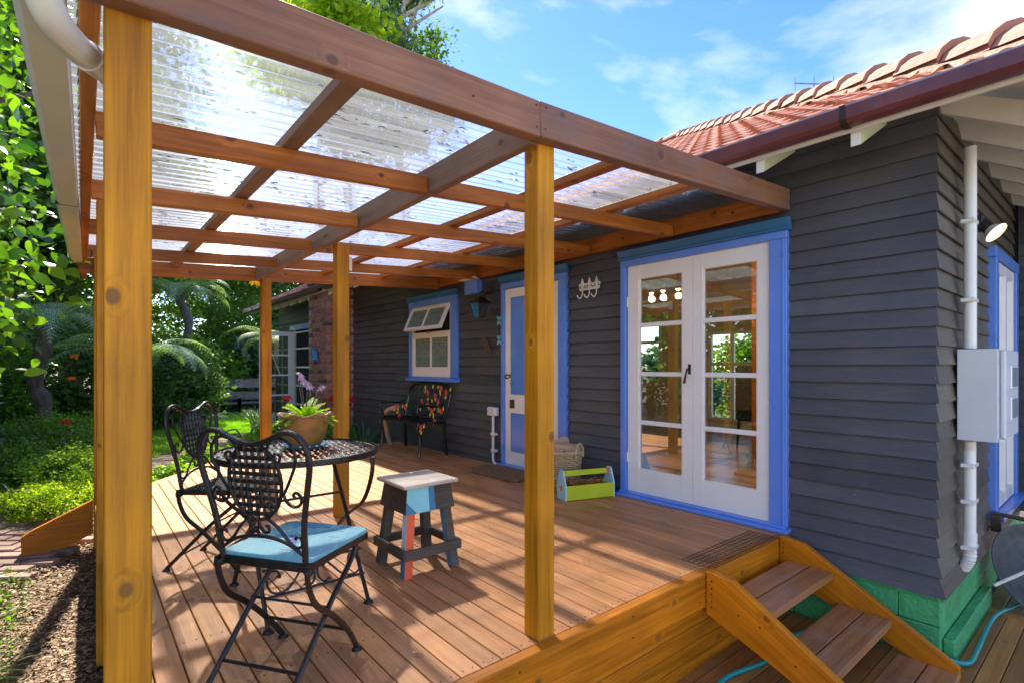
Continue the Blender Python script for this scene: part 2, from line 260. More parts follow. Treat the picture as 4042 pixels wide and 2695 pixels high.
M['lf_bright']=leafmat('leaf_bright',(.10,.28,.02),(.32,.50,.05),.5)
M['lf_yel']=leafmat('leaf_yellowgreen',(.16,.32,.015),(.36,.48,.03),.6)
M['lf_broad']=leafmat('leaf_broad',(.008,.05,.018),(.13,.30,.02),.42,.32)
M['fern']=leafmat('fern_frond',(.14,.30,.15),(.36,.54,.34),.4,.55)
M['blade']=leafmat('strap_leaf',(.03,.12,.04),(.14,.28,.10),.35,.35)
M['blade2']=leafmat('pale_strap_leaf',(.12,.25,.09),(.35,.45,.22),.35,.4)
M['grass']=leafmat('lawn_blade',(.12,.36,.015),(.32,.56,.04),.4,.6)
M['kow']=leafmat('yellow_blossom',(.75,.45,.01),(.9,.6,.02),.5)
M['pinkred']=leafmat('red_blossom',(.6,.01,.02),(.85,.03,.07),.3)
M['oranget']=leafmat('orange_blossom',(.8,.22,.02),(.9,.35,.03),.3)
M['purple']=leafmat('purple_petal',(.20,.12,.45),(.34,.22,.62),.4)
M['prim']=leafmat('primula_leaf',(.16,.36,.02),(.35,.52,.04),.5,.5)
M['litter']=leafmat('leaf_litter',(.10,.055,.028),(.50,.35,.21),.1,.8)
M['debris']=leafmat('roof_debris',(.01,.008,.006),(.05,.035,.025),.05,.9)
M['twig']=leafmat('dry_cone_scales',(.16,.05,.012),(.5,.18,.04),.2,.7)
# ---------------------------------------------------------------- object helpers
WM={}
def place(o,parent=None,Mw=None):
    if Mw is None: Mw=WM[parent] if parent is not None else Matrix()
    if o.name not in COL.objects: COL.objects.link(o)
    if parent is not None:
        o.parent=parent; o.matrix_parent_inverse=WM[parent].inverted()
    o.matrix_basis=Mw; WM[o]=Mw.copy(); return o
def props(o,label=None,cat=None,group=None,kind=None):
    if label: o['label']=label
    if cat: o['category']=cat
    if group: o['group']=group
    if kind: o['kind']=kind
    return o
def root(name,label,cat,loc=(0,0,0),rz=0,group=None,kind=None):
    o=bpy.data.objects.new(name,None); o.empty_display_size=.1
    place(o,None,Matrix.Translation(loc)@Matrix.Rotation(rz,4,'Z')); return props(o,label,cat,group,kind)
class MB:
    def __init__(s): s.v=[]; s.f=[]; s.mi=[]
    def add(s,vs,fs,mi=0):
        n=len(s.v); s.v+=[tuple(v) for v in vs]; s.f+=[tuple(i+n for i in f) for f in fs]; s.mi+=[mi]*len(fs); return s
    def box(s,x0,x1,y0,y1,z0,z1,mi=0):
        return s.add([(x0,y0,z0),(x1,y0,z0),(x1,y1,z0),(x0,y1,z0),(x0,y0,z1),(x1,y0,z1),(x1,y1,z1),(x0,y1,z1)],
            [(0,3,2,1),(4,5,6,7),(0,1,5,4),(1,2,6,5),(2,3,7,6),(3,0,4,7)],mi)
    def prism(s,poly,a,b,axis='y',mi=0):
        n=len(poly)
        def P(p,d): return (p[0],d,p[1]) if axis=='y' else ((d,p[0],p[1]) if axis=='x' else (p[0],p[1],d))
        vs=[P(p,a) for p in poly]+[P(p,b) for p in poly]
        return s.add(vs,[tuple(range(n)),tuple(range(2*n-1,n-1,-1))]+[(i,i+n,(i+1)%n+n,(i+1)%n) for i in range(n)],mi)
    def tube(s,pts,r,seg=7,mi=0,cap=True,flat=1.0):
        pts=[Vector(p) for p in pts]; n=len(pts)
        rs=r if isinstance(r,(list,tuple)) else [r]*n
        up=None; rings=[]
        for i,p in enumerate(pts):
            d=(pts[min(i+1,n-1)]-pts[max(i-1,0)])
            if d.length<1e-9: d=Vector((0,0,1))
            d.normalize()
            if up is None:
                up=Vector((0,0,1)) if abs(d.z)<.9 else Vector((1,0,0))
            a=d.cross(up)
            if a.length<1e-6: a=d.cross(Vector((0,1,0)))
            a.normalize(); b=a.cross(d).normalized(); up=b
            rings.append([p+a*math.cos(2*PI*k/seg)*rs[i]*flat+b*math.sin(2*PI*k/seg)*rs[i] for k in range(seg)])
        vs=[v for r_ in rings for v in r_]; fs=[]
        for i in range(n-1):
            for k in range(seg):
                k2=(k+1)%seg; fs.append((i*seg+k,i*seg+k2,(i+1)*seg+k2,(i+1)*seg+k))
        if cap: fs+= [tuple(range(seg-1,-1,-1)),tuple((n-1)*seg+k for k in range(seg))]
        return s.add(vs,fs,mi)
    def lathe(s,prof,c=(0,0,0),seg=24,mi=0,wave=None,axis='z'):
        vs=[]; 
        for (r,z) in prof:
            for k in range(seg):
                a=2*PI*k/seg; rr=r+(wave(a,r,z)[0] if wave else 0); zz=z+(wave(a,r,z)[1] if wave else 0)
                vs.append((c[0]+rr*math.cos(a),c[1]+rr*math.sin(a),c[2]+zz))
        fs=[]
        for i in range(len(prof)-1):
            for k in range(seg):
                k2=(k+1)%seg; fs.append((i*seg+k,i*seg+k2,(i+1)*seg+k2,(i+1)*seg+k))
        return s.add(vs,fs,mi)
    def ball(s,c,r,seg=8,mi=0,sc=(1,1,1)):
        vs=[];m=seg//2+1
        for i in range(m+1):
            ph=PI*i/m
            for k in range(seg): a=2*PI*k/seg; vs.append((c[0]+r*sc[0]*math.sin(ph)*math.cos(a),c[1]+r*sc[1]*math.sin(ph)*math.sin(a),c[2]+r*sc[2]*math.cos(ph)))
        fs=[(i*seg+k,(i+1)*seg+k,(i+1)*seg+(k+1)%seg,i*seg+(k+1)%seg) for i in range(m) for k in range(seg)]
        return s.add(vs,fs,mi)
    def mesh(s,name,mats,smooth=False,bevel=0):
        me=bpy.data.meshes.new(name); me.from_pydata(s.v,[],s.f)
        if not isinstance(mats,(list,tuple)): mats=[mats]
        for m in mats: me.materials.append(m)
        if any(s.mi): me.polygons.foreach_set('material_index',s.mi)
        bm=bmesh.new(); bm.from_mesh(me)
        if smooth or bevel: bmesh.ops.remove_doubles(bm,verts=bm.verts,dist=1e-6)
        bmesh.ops.recalc_face_normals(bm,faces=bm.faces)
        if bevel: bmesh.ops.bevel(bm,geom=list(bm.edges),offset=bevel,segments=1,affect='EDGES',profile=.7,clamp_overlap=True)
        bm.to_mesh(me); bm.free()
        if smooth:
            me.polygons.foreach_set('use_smooth',[True]*len(me.polygons))
            try: me.set_sharp_from_angle(angle=math.radians(42))
            except Exception: pass
        me.update(); return me
    def build(s,name,mats,parent=None,Mw=None,smooth=False,bevel=0,**k):
        return place(props(bpy.data.objects.new(name,s.mesh(name,mats,smooth,bevel)),**k),parent,Mw)
def obj(name,me,parent=None,Mw=None,**k): return place(props(bpy.data.objects.new(name,me),**k),parent,Mw)
def axes(p0,p1,upv=(0,0,1)):
    p0=Vector(p0);p1=Vector(p1); x=(p1-p0).normalized(); u=Vector(upv); y=u.cross(x).normalized(); z=x.cross(y)
    m=Matrix((x,y,z)).transposed().to_4x4(); m.translation=p0; return m,(p1-p0).length
def timber(name,p0,p1,w,h,mat,parent,up=(0,0,1),bevel=.003,**k):
    """w: across (local y, centred), h: up (local z, from p0 upwards)"""
    m,Ln=axes(p0,p1,up); return MB().box(0,Ln,-w/2,w/2,0,h).build(name,mat,parent,m,bevel=bevel,**k)
def bez(pts,n=6):
    P=[Vector(p) for p in pts]; P=[P[0]*2-P[1]]+P+[P[-1]*2-P[-2]]; o=[]
    for i in range(1,len(P)-2):
        for k in range(n):
            t=k/n; a,b,c,d=P[i-1],P[i],P[i+1],P[i+2]
            o.append(.5*((2*b)+(-a+c)*t+(2*a-5*b+4*c-d)*t*t+(-a+3*b-3*c+d)*t**3))
    o.append(P[-2]); return o
def copytree(o,Mw,parent=None):
    c=o.copy(); COL.objects.link(c)
    if parent is None: c.matrix_basis=Mw; WM[c]=Mw
    else: c.parent=parent
    for ch in o.children: copytree(ch,None,c)
    return c
def npmesh(name,verts,faces,mat,nper=4,smooth=False):
    me=bpy.data.meshes.new(name); nv=len(verts); nf=len(faces)
    me.vertices.add(nv); me.vertices.foreach_set('co',np.asarray(verts,dtype=np.float32).ravel())
    me.loops.add(nf*nper); me.loops.foreach_set('vertex_index',np.asarray(faces,dtype=np.int32).ravel())
    me.polygons.add(nf); me.polygons.foreach_set('loop_start',np.arange(0,nf*nper,nper,dtype=np.int32)); me.polygons.foreach_set('loop_total',np.full(nf,nper,dtype=np.int32))
    for m in (mat if isinstance(mat,(list,tuple)) else [mat]): me.materials.append(m)
    me.update(calc_edges=True); me.validate(); return me
def leaves(cent,size,rng=NR,asp=.55,droop=.3,fold=True,flat=.0):
    """leaf blades (two quads folded at the midrib) around given centres"""
    cent=np.asarray(cent); n=len(cent)
    d=rng.normal(size=(n,3)); d[:,2]=d[:,2]*(1-flat)*.6-droop; d/=np.linalg.norm(d,axis=1)[:,None]
    r=rng.normal(size=(n,3)); 
    if flat>0: r=r*(1-flat)+np.array([0,0,3.0])*flat; 
    nrm=r-(r*d).sum(1)[:,None]*d; nrm/=np.linalg.norm(nrm,axis=1)[:,None]+1e-9
    s=np.cross(d,nrm); L_=(size*rng.uniform(.6,1.35,n))[:,None]; Wd=L_*asp*.5
    a=cent; tip=cent+d*L_; mid=cent+d*L_*.45
    l=mid+s*Wd+nrm*L_*.1; rr=mid-s*Wd+nrm*L_*.1
    if fold:
        l2=cent+d*L_*.75+s*Wd*.7+nrm*L_*.06; r2=cent+d*L_*.75-s*Wd*.7+nrm*L_*.06
        V=np.stack([a,l,l2,tip,r2,rr],1).reshape(-1,3); k=np.arange(n)[:,None]*6
        Fc=np.concatenate([k+np.array([[0,1,2,3]]),k+np.array([[0,3,4,5]])],0)
    else:
        V=np.stack([a,l,tip,rr],1).reshape(-1,3); Fc=np.arange(n*4).reshape(-1,4)
    return V,Fc
def rleaves(cent,size,rng=NR,asp=.75,droop=.3):
    cent=np.asarray(cent); n=len(cent); d=rng.normal(size=(n,3)); d[:,2]=d[:,2]*.6-droop; d/=np.linalg.norm(d,axis=1)[:,None]
    r=rng.normal(size=(n,3))*.8+np.array([0,0,.7]); nrm=r-(r*d).sum(1)[:,None]*d; nrm/=np.linalg.norm(nrm,axis=1)[:,None]+1e-9
    s=np.cross(d,nrm); L_=(size*rng.uniform(.55,1.3,n))[:,None]; W_=L_*asp*.5; O=[]
    for t,w in ((0,0),(.12,.55),(.35,1),(.62,.88),(.85,.42),(1,0)): O.append(cent+d*L_*t+s*W_*w+nrm*L_*(.10*w-.22*t*t))
    for t,w in ((.85,.42),(.62,.88),(.35,1),(.12,.55)): O.append(cent+d*L_*t-s*W_*w+nrm*L_*(.10*w-.22*t*t))
    V=np.stack(O,1).reshape(-1,3); k=np.arange(n)[:,None]*10; Fs=[k+np.array([q]) for q in ([0,1,9,9],[1,2,8,9],[2,3,7,8],[3,4,6,7])]
    Fs=np.concatenate([k+np.array([[1,2,8,9]]),k+np.array([[2,3,7,8]]),k+np.array([[3,4,6,7]]),k+np.array([[0,1,9,0]])[:, [0,1,2,3]]],0)
    # first and last quads are closed with the neighbouring vertex moved by half
    T=np.concatenate([k+np.array([[1,2,8]]),k+np.array([[1,8,9]]),k+np.array([[2,3,7]]),k+np.array([[2,7,8]]),k+np.array([[3,4,6]]),k+np.array([[3,6,7]]),k+np.array([[0,1,9]]),k+np.array([[4,5,6]])],0)
    return V,T
def ell_pts(n,c,r,rng=NR,shell=.55):
    u=rng.normal(size=(n,3)); u/=np.linalg.norm(u,axis=1)[:,None]; k=rng.uniform(shell**3,1,n)**(1/3.)
    return np.array(c)+u*k[:,None]*np.array(r)
def clumps(n,nc,c,r,cr,rng=NR,shell=.4):
    cc=ell_pts(nc,c,r,rng,shell); idx=rng.integers(0,nc,n); return cc[idx]+rng.normal(size=(n,3))*np.array(cr)*rng.uniform(.5,1.2,nc)[idx][:,None],cc
BUILT={}
def zg(x,y):
    t=min(1,max(0,(y-4.2)/4.0)); z=-.62+.34*t
    if y<1.6: z=-.72
    return z
# ================================================================ GROUND
def terrain():
    xs=np.concatenate([np.linspace(-150,-12,14),np.linspace(-10,12,45),np.linspace(14,150,14)]); ys=np.concatenate([np.linspace(-150,-6,12),np.linspace(-5,26,63),np.linspace(30,180,14)])
    V=[];
    for y in ys:
        for x in xs:
            z=zg(x,y); 
            if y>6 and x<1.5: z+=.12*max(0,min(1,(y-10)/6))
            V.append((x,y,z+.012*math.sin(x*5.1)*math.cos(y*4.3)))
    nx=len(xs); Fc=[(j*nx+i,j*nx+i+1,(j+1)*nx+i+1,(j+1)*nx+i) for j in range(len(ys)-1) for i in range(nx-1)]
    m,t,b=newmat('garden_soil'); l=t.links.new; tcn=mnode(t,'ShaderNodeTexCoord')
    n=mnode(t,'ShaderNodeTexNoise',Scale=9,Detail=9,Roughness=.75); l(tcn.outputs['Object'],n.inputs['Vector'])
    r=mnode(t,'ShaderNodeValToRGB'); r.color_ramp.elements[0].position=.35; r.color_ramp.elements[0].color=(.07,.045,.03,1); r.color_ramp.elements[1].position=.7; r.color_ramp.elements[1].color=(.26,.19,.13,1); l(n.outputs[0],r.inputs[0]); l(r.outputs[0],b.inputs['Base Color']); b.inputs['Roughness'].default_value=.95
    bp=mnode(t,'ShaderNodeBump',Strength=1,Distance=.03); l(n.outputs[0],bp.inputs['Height']); l(bp.outputs[0],b.inputs['Normal'])
    obj('ground',npmesh('ground',V,Fc,m),kind='structure')
terrain()
mb=MB(); mb.box(-14,16,-18,-1.05,-.80,-.70); mb.build('added_bounce_ground',pm('pale_bounce_ground',(.46,.42,.36),.9,var=.25,scale=30,bump=1,bscale=80),kind='structure')  # pale sheet added behind the camera to bounce sun onto shaded faces
# lawn: a soil-green sheet with blades on it
def lawn():
    poly=[]; m=pm('lawn_base',(.10,.26,.02),.9,var=.3,scale=6)
    mb=MB(); pts=[(gx(349,9.2),9.2),(gx(470,9.9),9.9),(gx(560,11.5),11.5),(3.1,12.6),(3.6,17.2),(-1.5,17.2),(-1.2,12.0)]
    mb.add([(x,y,zg(x,y)+.02+(.12*max(0,min(1,(y-10)/6)) if x<1.5 else 0)*0) for x,y in pts],[tuple(range(len(pts)))])
    mb.build('lawn',m,kind='structure')
    n=70000; x=NR.uniform(-1.2,4,n*2); y=NR.uniform(9.2,17.3,n*2)
    keep=(x>-1.2)&(x> (y-26)*.02)&(y> 9.1+np.clip((x-.9)*1.25,0,9)); x=x[keep][:n]; y=y[keep][:n]; k=len(x)
    z=np.array([zg(a,b) for a,b in zip(x,y)])+.02; hh=NR.uniform(.02,.055,k); an=NR.uniform(0,PI,k); w=NR.uniform(.004,.01,k)
    dx=np.cos(an)*w; dy=np.sin(an)*w; tx=NR.normal(0,.015,k); ty=NR.normal(0,.015,k)
    V=np.stack([np.stack([x-dx,y-dy,z],1),np.stack([x+dx,y+dy,z],1),np.stack([x+tx,y+ty,z+hh],1)],1).reshape(-1,3)
    obj('lawn_grass',npmesh('lawn_grass',V,np.arange(3*k).reshape(-1,3),M['grass'],3),kind='stuff',label='short bright green grass of the lawn in front of the garden bench',cat='grass')
lawn()
# brick path
def path():
    r=root('brick_path',None,None,kind='structure'); 
    me=MB().box(-.112,.112,-.052,.052,-.03,.03).mesh('brick',M['paver'],bevel=.005)
    a=Vector((-.75,5.75)); b=Vector((3.4,12.2)); d=(b-a).normalized(); nrm=Vector((-d.y,d.x)); ang=math.atan2(d.y,d.x)
    Ln=(b-a).length; cnt=0; rows=9; bed=[(a+nrm*.55),(a-nrm*.55),(b-nrm*.55),(b+nrm*.55)]
    MB().add([(p.x,p.y,zg(p.x,p.y)+.012) for p in bed],[(0,1,2,3)]).build('path_bedding',M['soil'],r,kind='structure')
    st=.117; i=0
    while i*st<Ln:
        for j in range(5):
            q=a+d*(i*st)+nrm*((j-2)*.232+(.116 if i%2 else 0)*.9)
            if cnt<298:
                m=Matrix.Translation((q.x,q.y,zg(q.x,q.y)+.022+random.uniform(-.006,.006)))@Matrix.Rotation(ang+PI/2+random.uniform(-.03,.03),4,'Z')@Matrix.Rotation(random.uniform(-.02,.02),4,'X')
                obj('brick',me,r,m); cnt+=1
        i+=1
path()
# mulch and fallen leaves in the near left bed
def mulch():
    n=26000; x=NR.uniform(-.9,.55,n); y=NR.uniform(2.4,6.4,n); z=np.array([zg(a,b) for a,b in zip(x,y)])+NR.uniform(0,.035,n)
    V,Fc=leaves(np.stack([x,y,z],1),NR.uniform(.018,.045,n),asp=.4,droop=0,fold=False,flat=.7)
    obj('mulch',npmesh('mulch',V,Fc,M['litter']),kind='stuff',label='brown bark mulch and dry leaves beside the deck posts',cat='mulch')
mulch()
# ================================================================ MAIN DECK
deck=root('timber_deck','','' ,kind='structure'); del_keys=[k for k in ('label','category') if k in deck.keys()]
for k in del_keys: del deck[k]
XL=.15
def deck_end(x): return min(7.2,5.58+(x-.1)*1.28)
xj=1.071-10*.0955
for i in range(40):
    x0=xj+i*.0955; x1=x0+.0955
    if x0<.10 or x1>3.75: continue
    ye=deck_end((x0+x1)/2)-.02
    timber('board',((x0+x1)/2,1.577,-.022),((x0+x1)/2,ye,-.022),.0905,.022,M['deck'],deck,bevel=.0025)
timber('border_board',(.16,5.60,-.022),(1.44,7.24,-.022),.09,.0235,M['deck'],deck)
for x in (.3,1.0,1.7,2.4,3.1,3.6): timber('joist',(x,1.58,-.16),(x,deck_end(x)-.2,-.16),.045,.135,M['fascia'],deck)
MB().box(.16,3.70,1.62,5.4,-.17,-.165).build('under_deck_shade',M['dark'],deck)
timber('fascia_board',(.15,1.547,-.187),(3.715,1.547,-.187),.058,.187,M['fascia'],deck,bevel=.005)
for k,(z0,h) in enumerate(((-.272,.077),(-.364,.085),(-.452,.081),(-.53,.07))):
    timber('skirt_board',(.15,1.556+.004*k,z0),(3.70,1.556+.004*k,z0),.03,h,M['fascia'],deck)
timber('side_fascia',(.125,1.6,-.19),(.125,5.5,-.19),.04,.185,M['fascia'],deck)
for z0 in (-.29,-.39,-.49): timber('skirt_board',(.13,1.6,z0),(.13,5.5,z0),.03,.088,M['fascia'],deck)
# chicken wire on the deck by the steps
def wiremesh(x0,x1,y0,y1,z,parent,st=.0145,st2=.012):
    mb=MB(); r=.001; y=y0
    while y<y1: mb.box(x0,x1,y-r,y+r,z,z+.002); y+=st
    x=x0
    while x<x1: mb.box(x-r,x+r,y0,y1,z+.001,z+.003); x+=st2*1.0
    return mb.build('wire_mesh',M['wire'],parent)
wiremesh(2.72,3.56,1.52,1.72,.001,deck,.033,.036)
# side steps' stringer on the far left
st2=root('side_step_stringer','amber timber stringer of the side steps sloping down to the brick path','stringer',(-.36,5.9,-.5))
MB().prism([(-.36,-.43),(-.365,-.28),(-.30,-.235),(.10,-.04),(.10,-.33),(-.21,-.48)],5.88,5.93,'y').build('stringer_board',M['fascia'],st2,Matrix())
# ================================================================ LOWER DECK
ld=root('lower_deck',None,None,kind='structure')
y=1.588
while y>-.9:
    e=4.72 if y<.66 else 3.70
    timber('board',(.9,y-.045,-.545),(e,y-.045,-.545),.0885,.024,M['lowdeck'],ld,bevel=.0025); y-=.0935
timber('end_board',(4.77,.70,-.545),(4.77,-.9,-.545),.09,.027,M['lowdeck'],ld)
for i in range(9): timber('board',(4.825,.64-i*.0945,-.545),(6.6,.64-i*.0945,-.545),.09,.024,M['lowdeck'],ld)
# ================================================================ STEPS
stp=root('deck_steps','amber timber steps with open risers leading from lower deck up to deck','steps',(3.1,1.1,-.52))
def stringer(x0,x1):
    m,Ln=axes((x0,1.513,.0),(x0,.60,-.50),(0,0,1))
    # outline in the y-z plane
    P=[(1.513,.019),(1.37,.004),(.605,-.455),(.605,-.519),(.72,-.519),(1.513,-.215)]
    vs=[];mi=m.inverted()
    mb=MB(); n=len(P); a=[mi@Vector((x0,p,q)) for p,q in P]; b=[mi@Vector((x1,p,q)) for p,q in P]
    mb.add(a+b,[tuple(range(n)),tuple(range(2*n-1,n-1,-1))]+[(i,i+n,(i+1)%n+n,(i+1)%n) for i in range(n)])
    return mb.build('stringer',M['fascia'],stp,m,bevel=.004)
stringer(2.634,2.68); stringer(3.545,3.59)
for (zt,yf) in ((-.125,1.195),(-.302,.897),(-.478,.60)):
    for k in range(2): timber('tread_board',(2.682,yf+.066+k*.139,zt-.042),(3.543,yf+.066+k*.139,zt-.042),.132,.042,M['tread'],stp,bevel=.004)
    wiremesh(2.70,3.53,yf+.01,yf+.265,zt+.0005,stp,.016,.019)
def screws(pts,parent):
    mb=MB()
    for p in pts: mb.lathe([(0,-.001),(.005,-.001),(.005,.0015),(0,.002)],(0,0,0),8); n=len(mb.v)-32; mb.v[n:]=[(p[0]+v[2]*-1,p[1]+v[0],p[2]+v[1]) for v in mb.v[n:]]
    return mb.build('screw',M['iron'],parent,Matrix(),kind='stuff')
screws([(2.634,1.48,z) for z in (-.03,-.07,-.10,-.14,-.17)]+[(2.634,1.22,-.18),(2.634,1.33,-.16),(2.634,1.05,-.30),(2.634,.93,-.33)],stp)
screws([(3.545,1.49,z) for z in (-.02,-.05,-.08)],stp)
# ================================================================ PERGOLA
pg=root('pergola','stained timber pergola with clear corrugated roof over the deck','pergola',(0,1.5,0))
def raf(x): return 1.95+.0605*x
for (x,y,zt,zb) in ((.048,1.576,2.10,-.62),(1.450,1.576,2.12,.0),(.08,3.83,2.09,-.6),(1.487,3.83,2.06,.0),(.104,5.84,2.10,-.5),(1.472,5.84,2.05,.0)):
    o=timber('post',(x+.047,y+.045,zb+.001),(x+.047,y+.045,zt),.09,.094,M['post'],pg,up=(1,0,0),bevel=.004)
    o.matrix_basis=Matrix.Translation((-.047,0,0))@o.matrix_basis; WM[o]=o.matrix_basis.copy()
# front beam: two lengths butted over the second post
timber('front_beam',(-.12,1.5455,1.978),(1.408,1.5455,2.036),.061,.143,M['beam'],pg,bevel=.004)
timber('front_beam',(1.411,1.5455,2.037),(3.716,1.5455,2.188),.061,.143,M['beam'],pg,bevel=.004)
timber('end_beam',(.0,5.955,1.945),(3.67,5.955,2.155),.045,.14,M['rafter'],pg)
timber('outer_beam',(.022,1.58,2.035),(.045,7.0,2.035),.045,.09,M['rafter'],pg).matrix_basis
for yc in (2.401,3.285,4.17,5.065):
    timber('rafter',(.05,yc,raf(.05)),(1.407,yc,raf(1.407)),.045,.09,M['rafter'],pg)
    timber('rafter',(1.456,yc+.012,raf(1.456)),(3.668,yc+.012,raf(3.668)),.045,.09,M['rafter'],pg)
timber('middle_beam',(1.431,1.577,2.035),(1.45,5.93,2.035),.045,.14,M['midbeam'],pg)
timber('ledger',(3.695,1.578,2.182),(3.695,5.99,2.182),.045,.14,M['rafter'],pg)
for x in (.715,2.165,2.885):
    timber('purlin',(x,1.577,raf(x)+.092),(x,5.98,raf(x)+.092),.07,.044,M['rafter'] if x>1 else M['midbeam'],pg)
def discs(name,pts,nrm,r,mat,parent,kind='stuff'):
    mb=MB()
    for p in pts:
        p=Vector(p); n=Vector(nrm); a=n.orthogonal().normalized(); b=n.cross(a); k=len(mb.v)
        mb.add([p+n*.0015+(a*math.cos(2*PI*i/7)+b*math.sin(2*PI*i/7))*r for i in range(7)]+[p-n*.002+(a*math.cos(2*PI*i/7)+b*math.sin(2*PI*i/7))*r for i in range(7)],[tuple(range(7))]+[(i,i+7,(i+1)%7+7,(i+1)%7) for i in range(7)])
    return mb.build(name,mat,parent,Matrix(),kind=kind)
discs('beam_nails',[(1.385,1.515,2.07),(1.383,1.515,2.155),(1.432,1.515,2.075),(1.435,1.515,2.16),(3.55,1.515,2.29),(.12,1.515,2.03),(.09,1.515,2.10),(1.08,1.515,2.09)],(0,-1,0),.0045,M['iron'],pg)
discs('ledger_bolts',[(3.672,y,2.25) for y in (1.9,2.9,3.5,4.6,5.4)],(-1,0,0),.010,M['iron'],pg)
discs('beam_bolts',[(1.4095,3.845,2.10),(1.4095,3.90,2.10),(1.4095,5.86,2.1)],(-1,0,0),.011,M['iron'],pg)
discs('deck_screws',[(xj+i*.0955+.0955*.5+dx_,y,.0) for i in range(2,39) for dx_ in (-.022,.022) for y in (1.605,2.05,2.5,2.95,3.4,3.85,4.3,4.75,5.2)],(0,0,1),.0032,M['iron'],deck,'stuff')
discs('fascia_nails',[(x,1.518,z) for x in (.6,1.3,2.0,2.58) for z in (-.04,-.14)],(0,-1,0),.0045,M['iron'],deck)
def sheet():
    P=.0762; ov=.0; n=10; seg=8
    for s_ in range(6):
        y0=1.585+s_*n*P*.985; V=[];cols=n*seg+1; xs=[-.07,.35,.715,1.1,1.45,1.8,2.165,2.5,2.885,3.3,3.66]
        for j in range(cols):
            y=y0+j*P/seg
            for x in xs: V.append((x,y,raf(x)+.149+.0105*math.sin(2*PI*(y-1.585)/P)+.0012*(s_%2)))
        k=len(xs); Fc=[(j*k+i,(j+1)*k+i,(j+1)*k+i+1,j*k+i+1) for j in range(cols-1) for i in range(k-1)]
        if y0>5.9: break
        me=npmesh('roof_sheet',V,Fc,M['poly']); me.polygons.foreach_set('use_smooth',[True]*len(me.polygons)); obj('roof_sheet',me,pg,Matrix())
sheet()
# leaf litter in the corrugations
def debris():
    mb=MB()
    for i in range(420):
        x=random.choice([random.uniform(.1,3.4),random.gauss(1.0,.5)]); y=1.585+.0762*(int(random.uniform(1,56))+.75)
        if not 0<x<3.5: continue
        for q in range(random.randint(1,5)):
            p=Vector((x+random.gauss(0,.03),y+random.gauss(0,.009),0)); p.z=raf(p.x)+.149+random.uniform(-.004,.008)
            a=random.gauss(0,.35); ln=random.uniform(.012,.05)
            pts=[p,p+Vector((math.cos(a)*ln*.5,math.sin(a)*ln*.5+random.gauss(0,.003),.002)),p+Vector((math.cos(a)*ln,math.sin(a)*ln*.6,.0))]
            mb.tube(pts,[.0013,.0032,.0008],4)
    mb.build('roof_litter',M['debris'],kind='stuff',label='dark twigs and dead leaves lying in the grooves of the clear roof',cat='leaf litter')
    for i,(x,y) in enumerate(((1.02,3.6),(2.42,3.02),(2.05,3.2))):
        V,Fc=leaves([(x,y,raf(x)+.165)],np.array([.05]),asp=.6,droop=0,flat=.9); obj('fallen_leaf',npmesh('fallen_leaf',V,Fc,M['oranget']),label='orange fallen leaf on the clear roof, '+['left of the middle beam','near the right front post, nearest the house','right of the middle beam, farther from the house'][i],cat='leaf',group='orange leaves on the clear roof')
debris()
# white gutter with its bent downpipe
def gut():
    mb=MB(); prof=lambda x,z:[(x,z+.07),(x-.004,z+.07),(x-.004,z+.02),(x+.012,z),(x+.085,z),(x+.089,z+.07),(x+.085,z+.07),(x+.082,z+.004),(x+.014,z+.004),(x,z+.02)]
    secs=[(-.125,.6,1.905),(-.11,1.6,1.93),(-.088,3.6,1.975),(-.055,5.95,2.035)]
    V=[];n=10
    for x,y,z in secs: V+=[(a,y,b) for a,b in prof(x,z)]
    Fc=[(i*n+k,i*n+(k+1)%n,(i+1)*n+(k+1)%n,(i+1)*n+k) for i in range(3) for k in range(n)]
    mb.add(V,Fc); mb.box(-.052,.03,5.945,5.95,2.035,2.105)
    mb.build('gutter',M['pvcold'],pg,Matrix(),bevel=0)
    MB().box(-.0925,-.0,3.60,3.606,1.9735,2.045).build('gutter_joint',M['dark'],pg,Matrix())
    MB().tube(bez([(-.075,1.44,2.0),(-.07,1.465,1.95),(-.045,1.52,1.895),(-.005,1.63,1.895),(.05,1.76,1.925),(.098,1.85,1.90),(.10,1.88,1.80),(.10,1.88,1.0),(.10,1.88,-.6)],6),.034,16).build('downpipe',M['pvcold'],pg,Matrix(),smooth=True)
    MB().tube([(.015,1.678,1.905),(.052,1.765,1.925)],.0375,16).build('pipe_socket',M['pvcold'],pg,Matrix(),smooth=True)
gut()
s_=root('sensor_light','small white box fixed to the side of the middle deck post','sensor',(1.6,3.87,1.7)); MB().box(1.578,1.612,3.85,3.90,1.86,1.965).build('casing',M['pvc'],s_,Matrix(),bevel=.004)
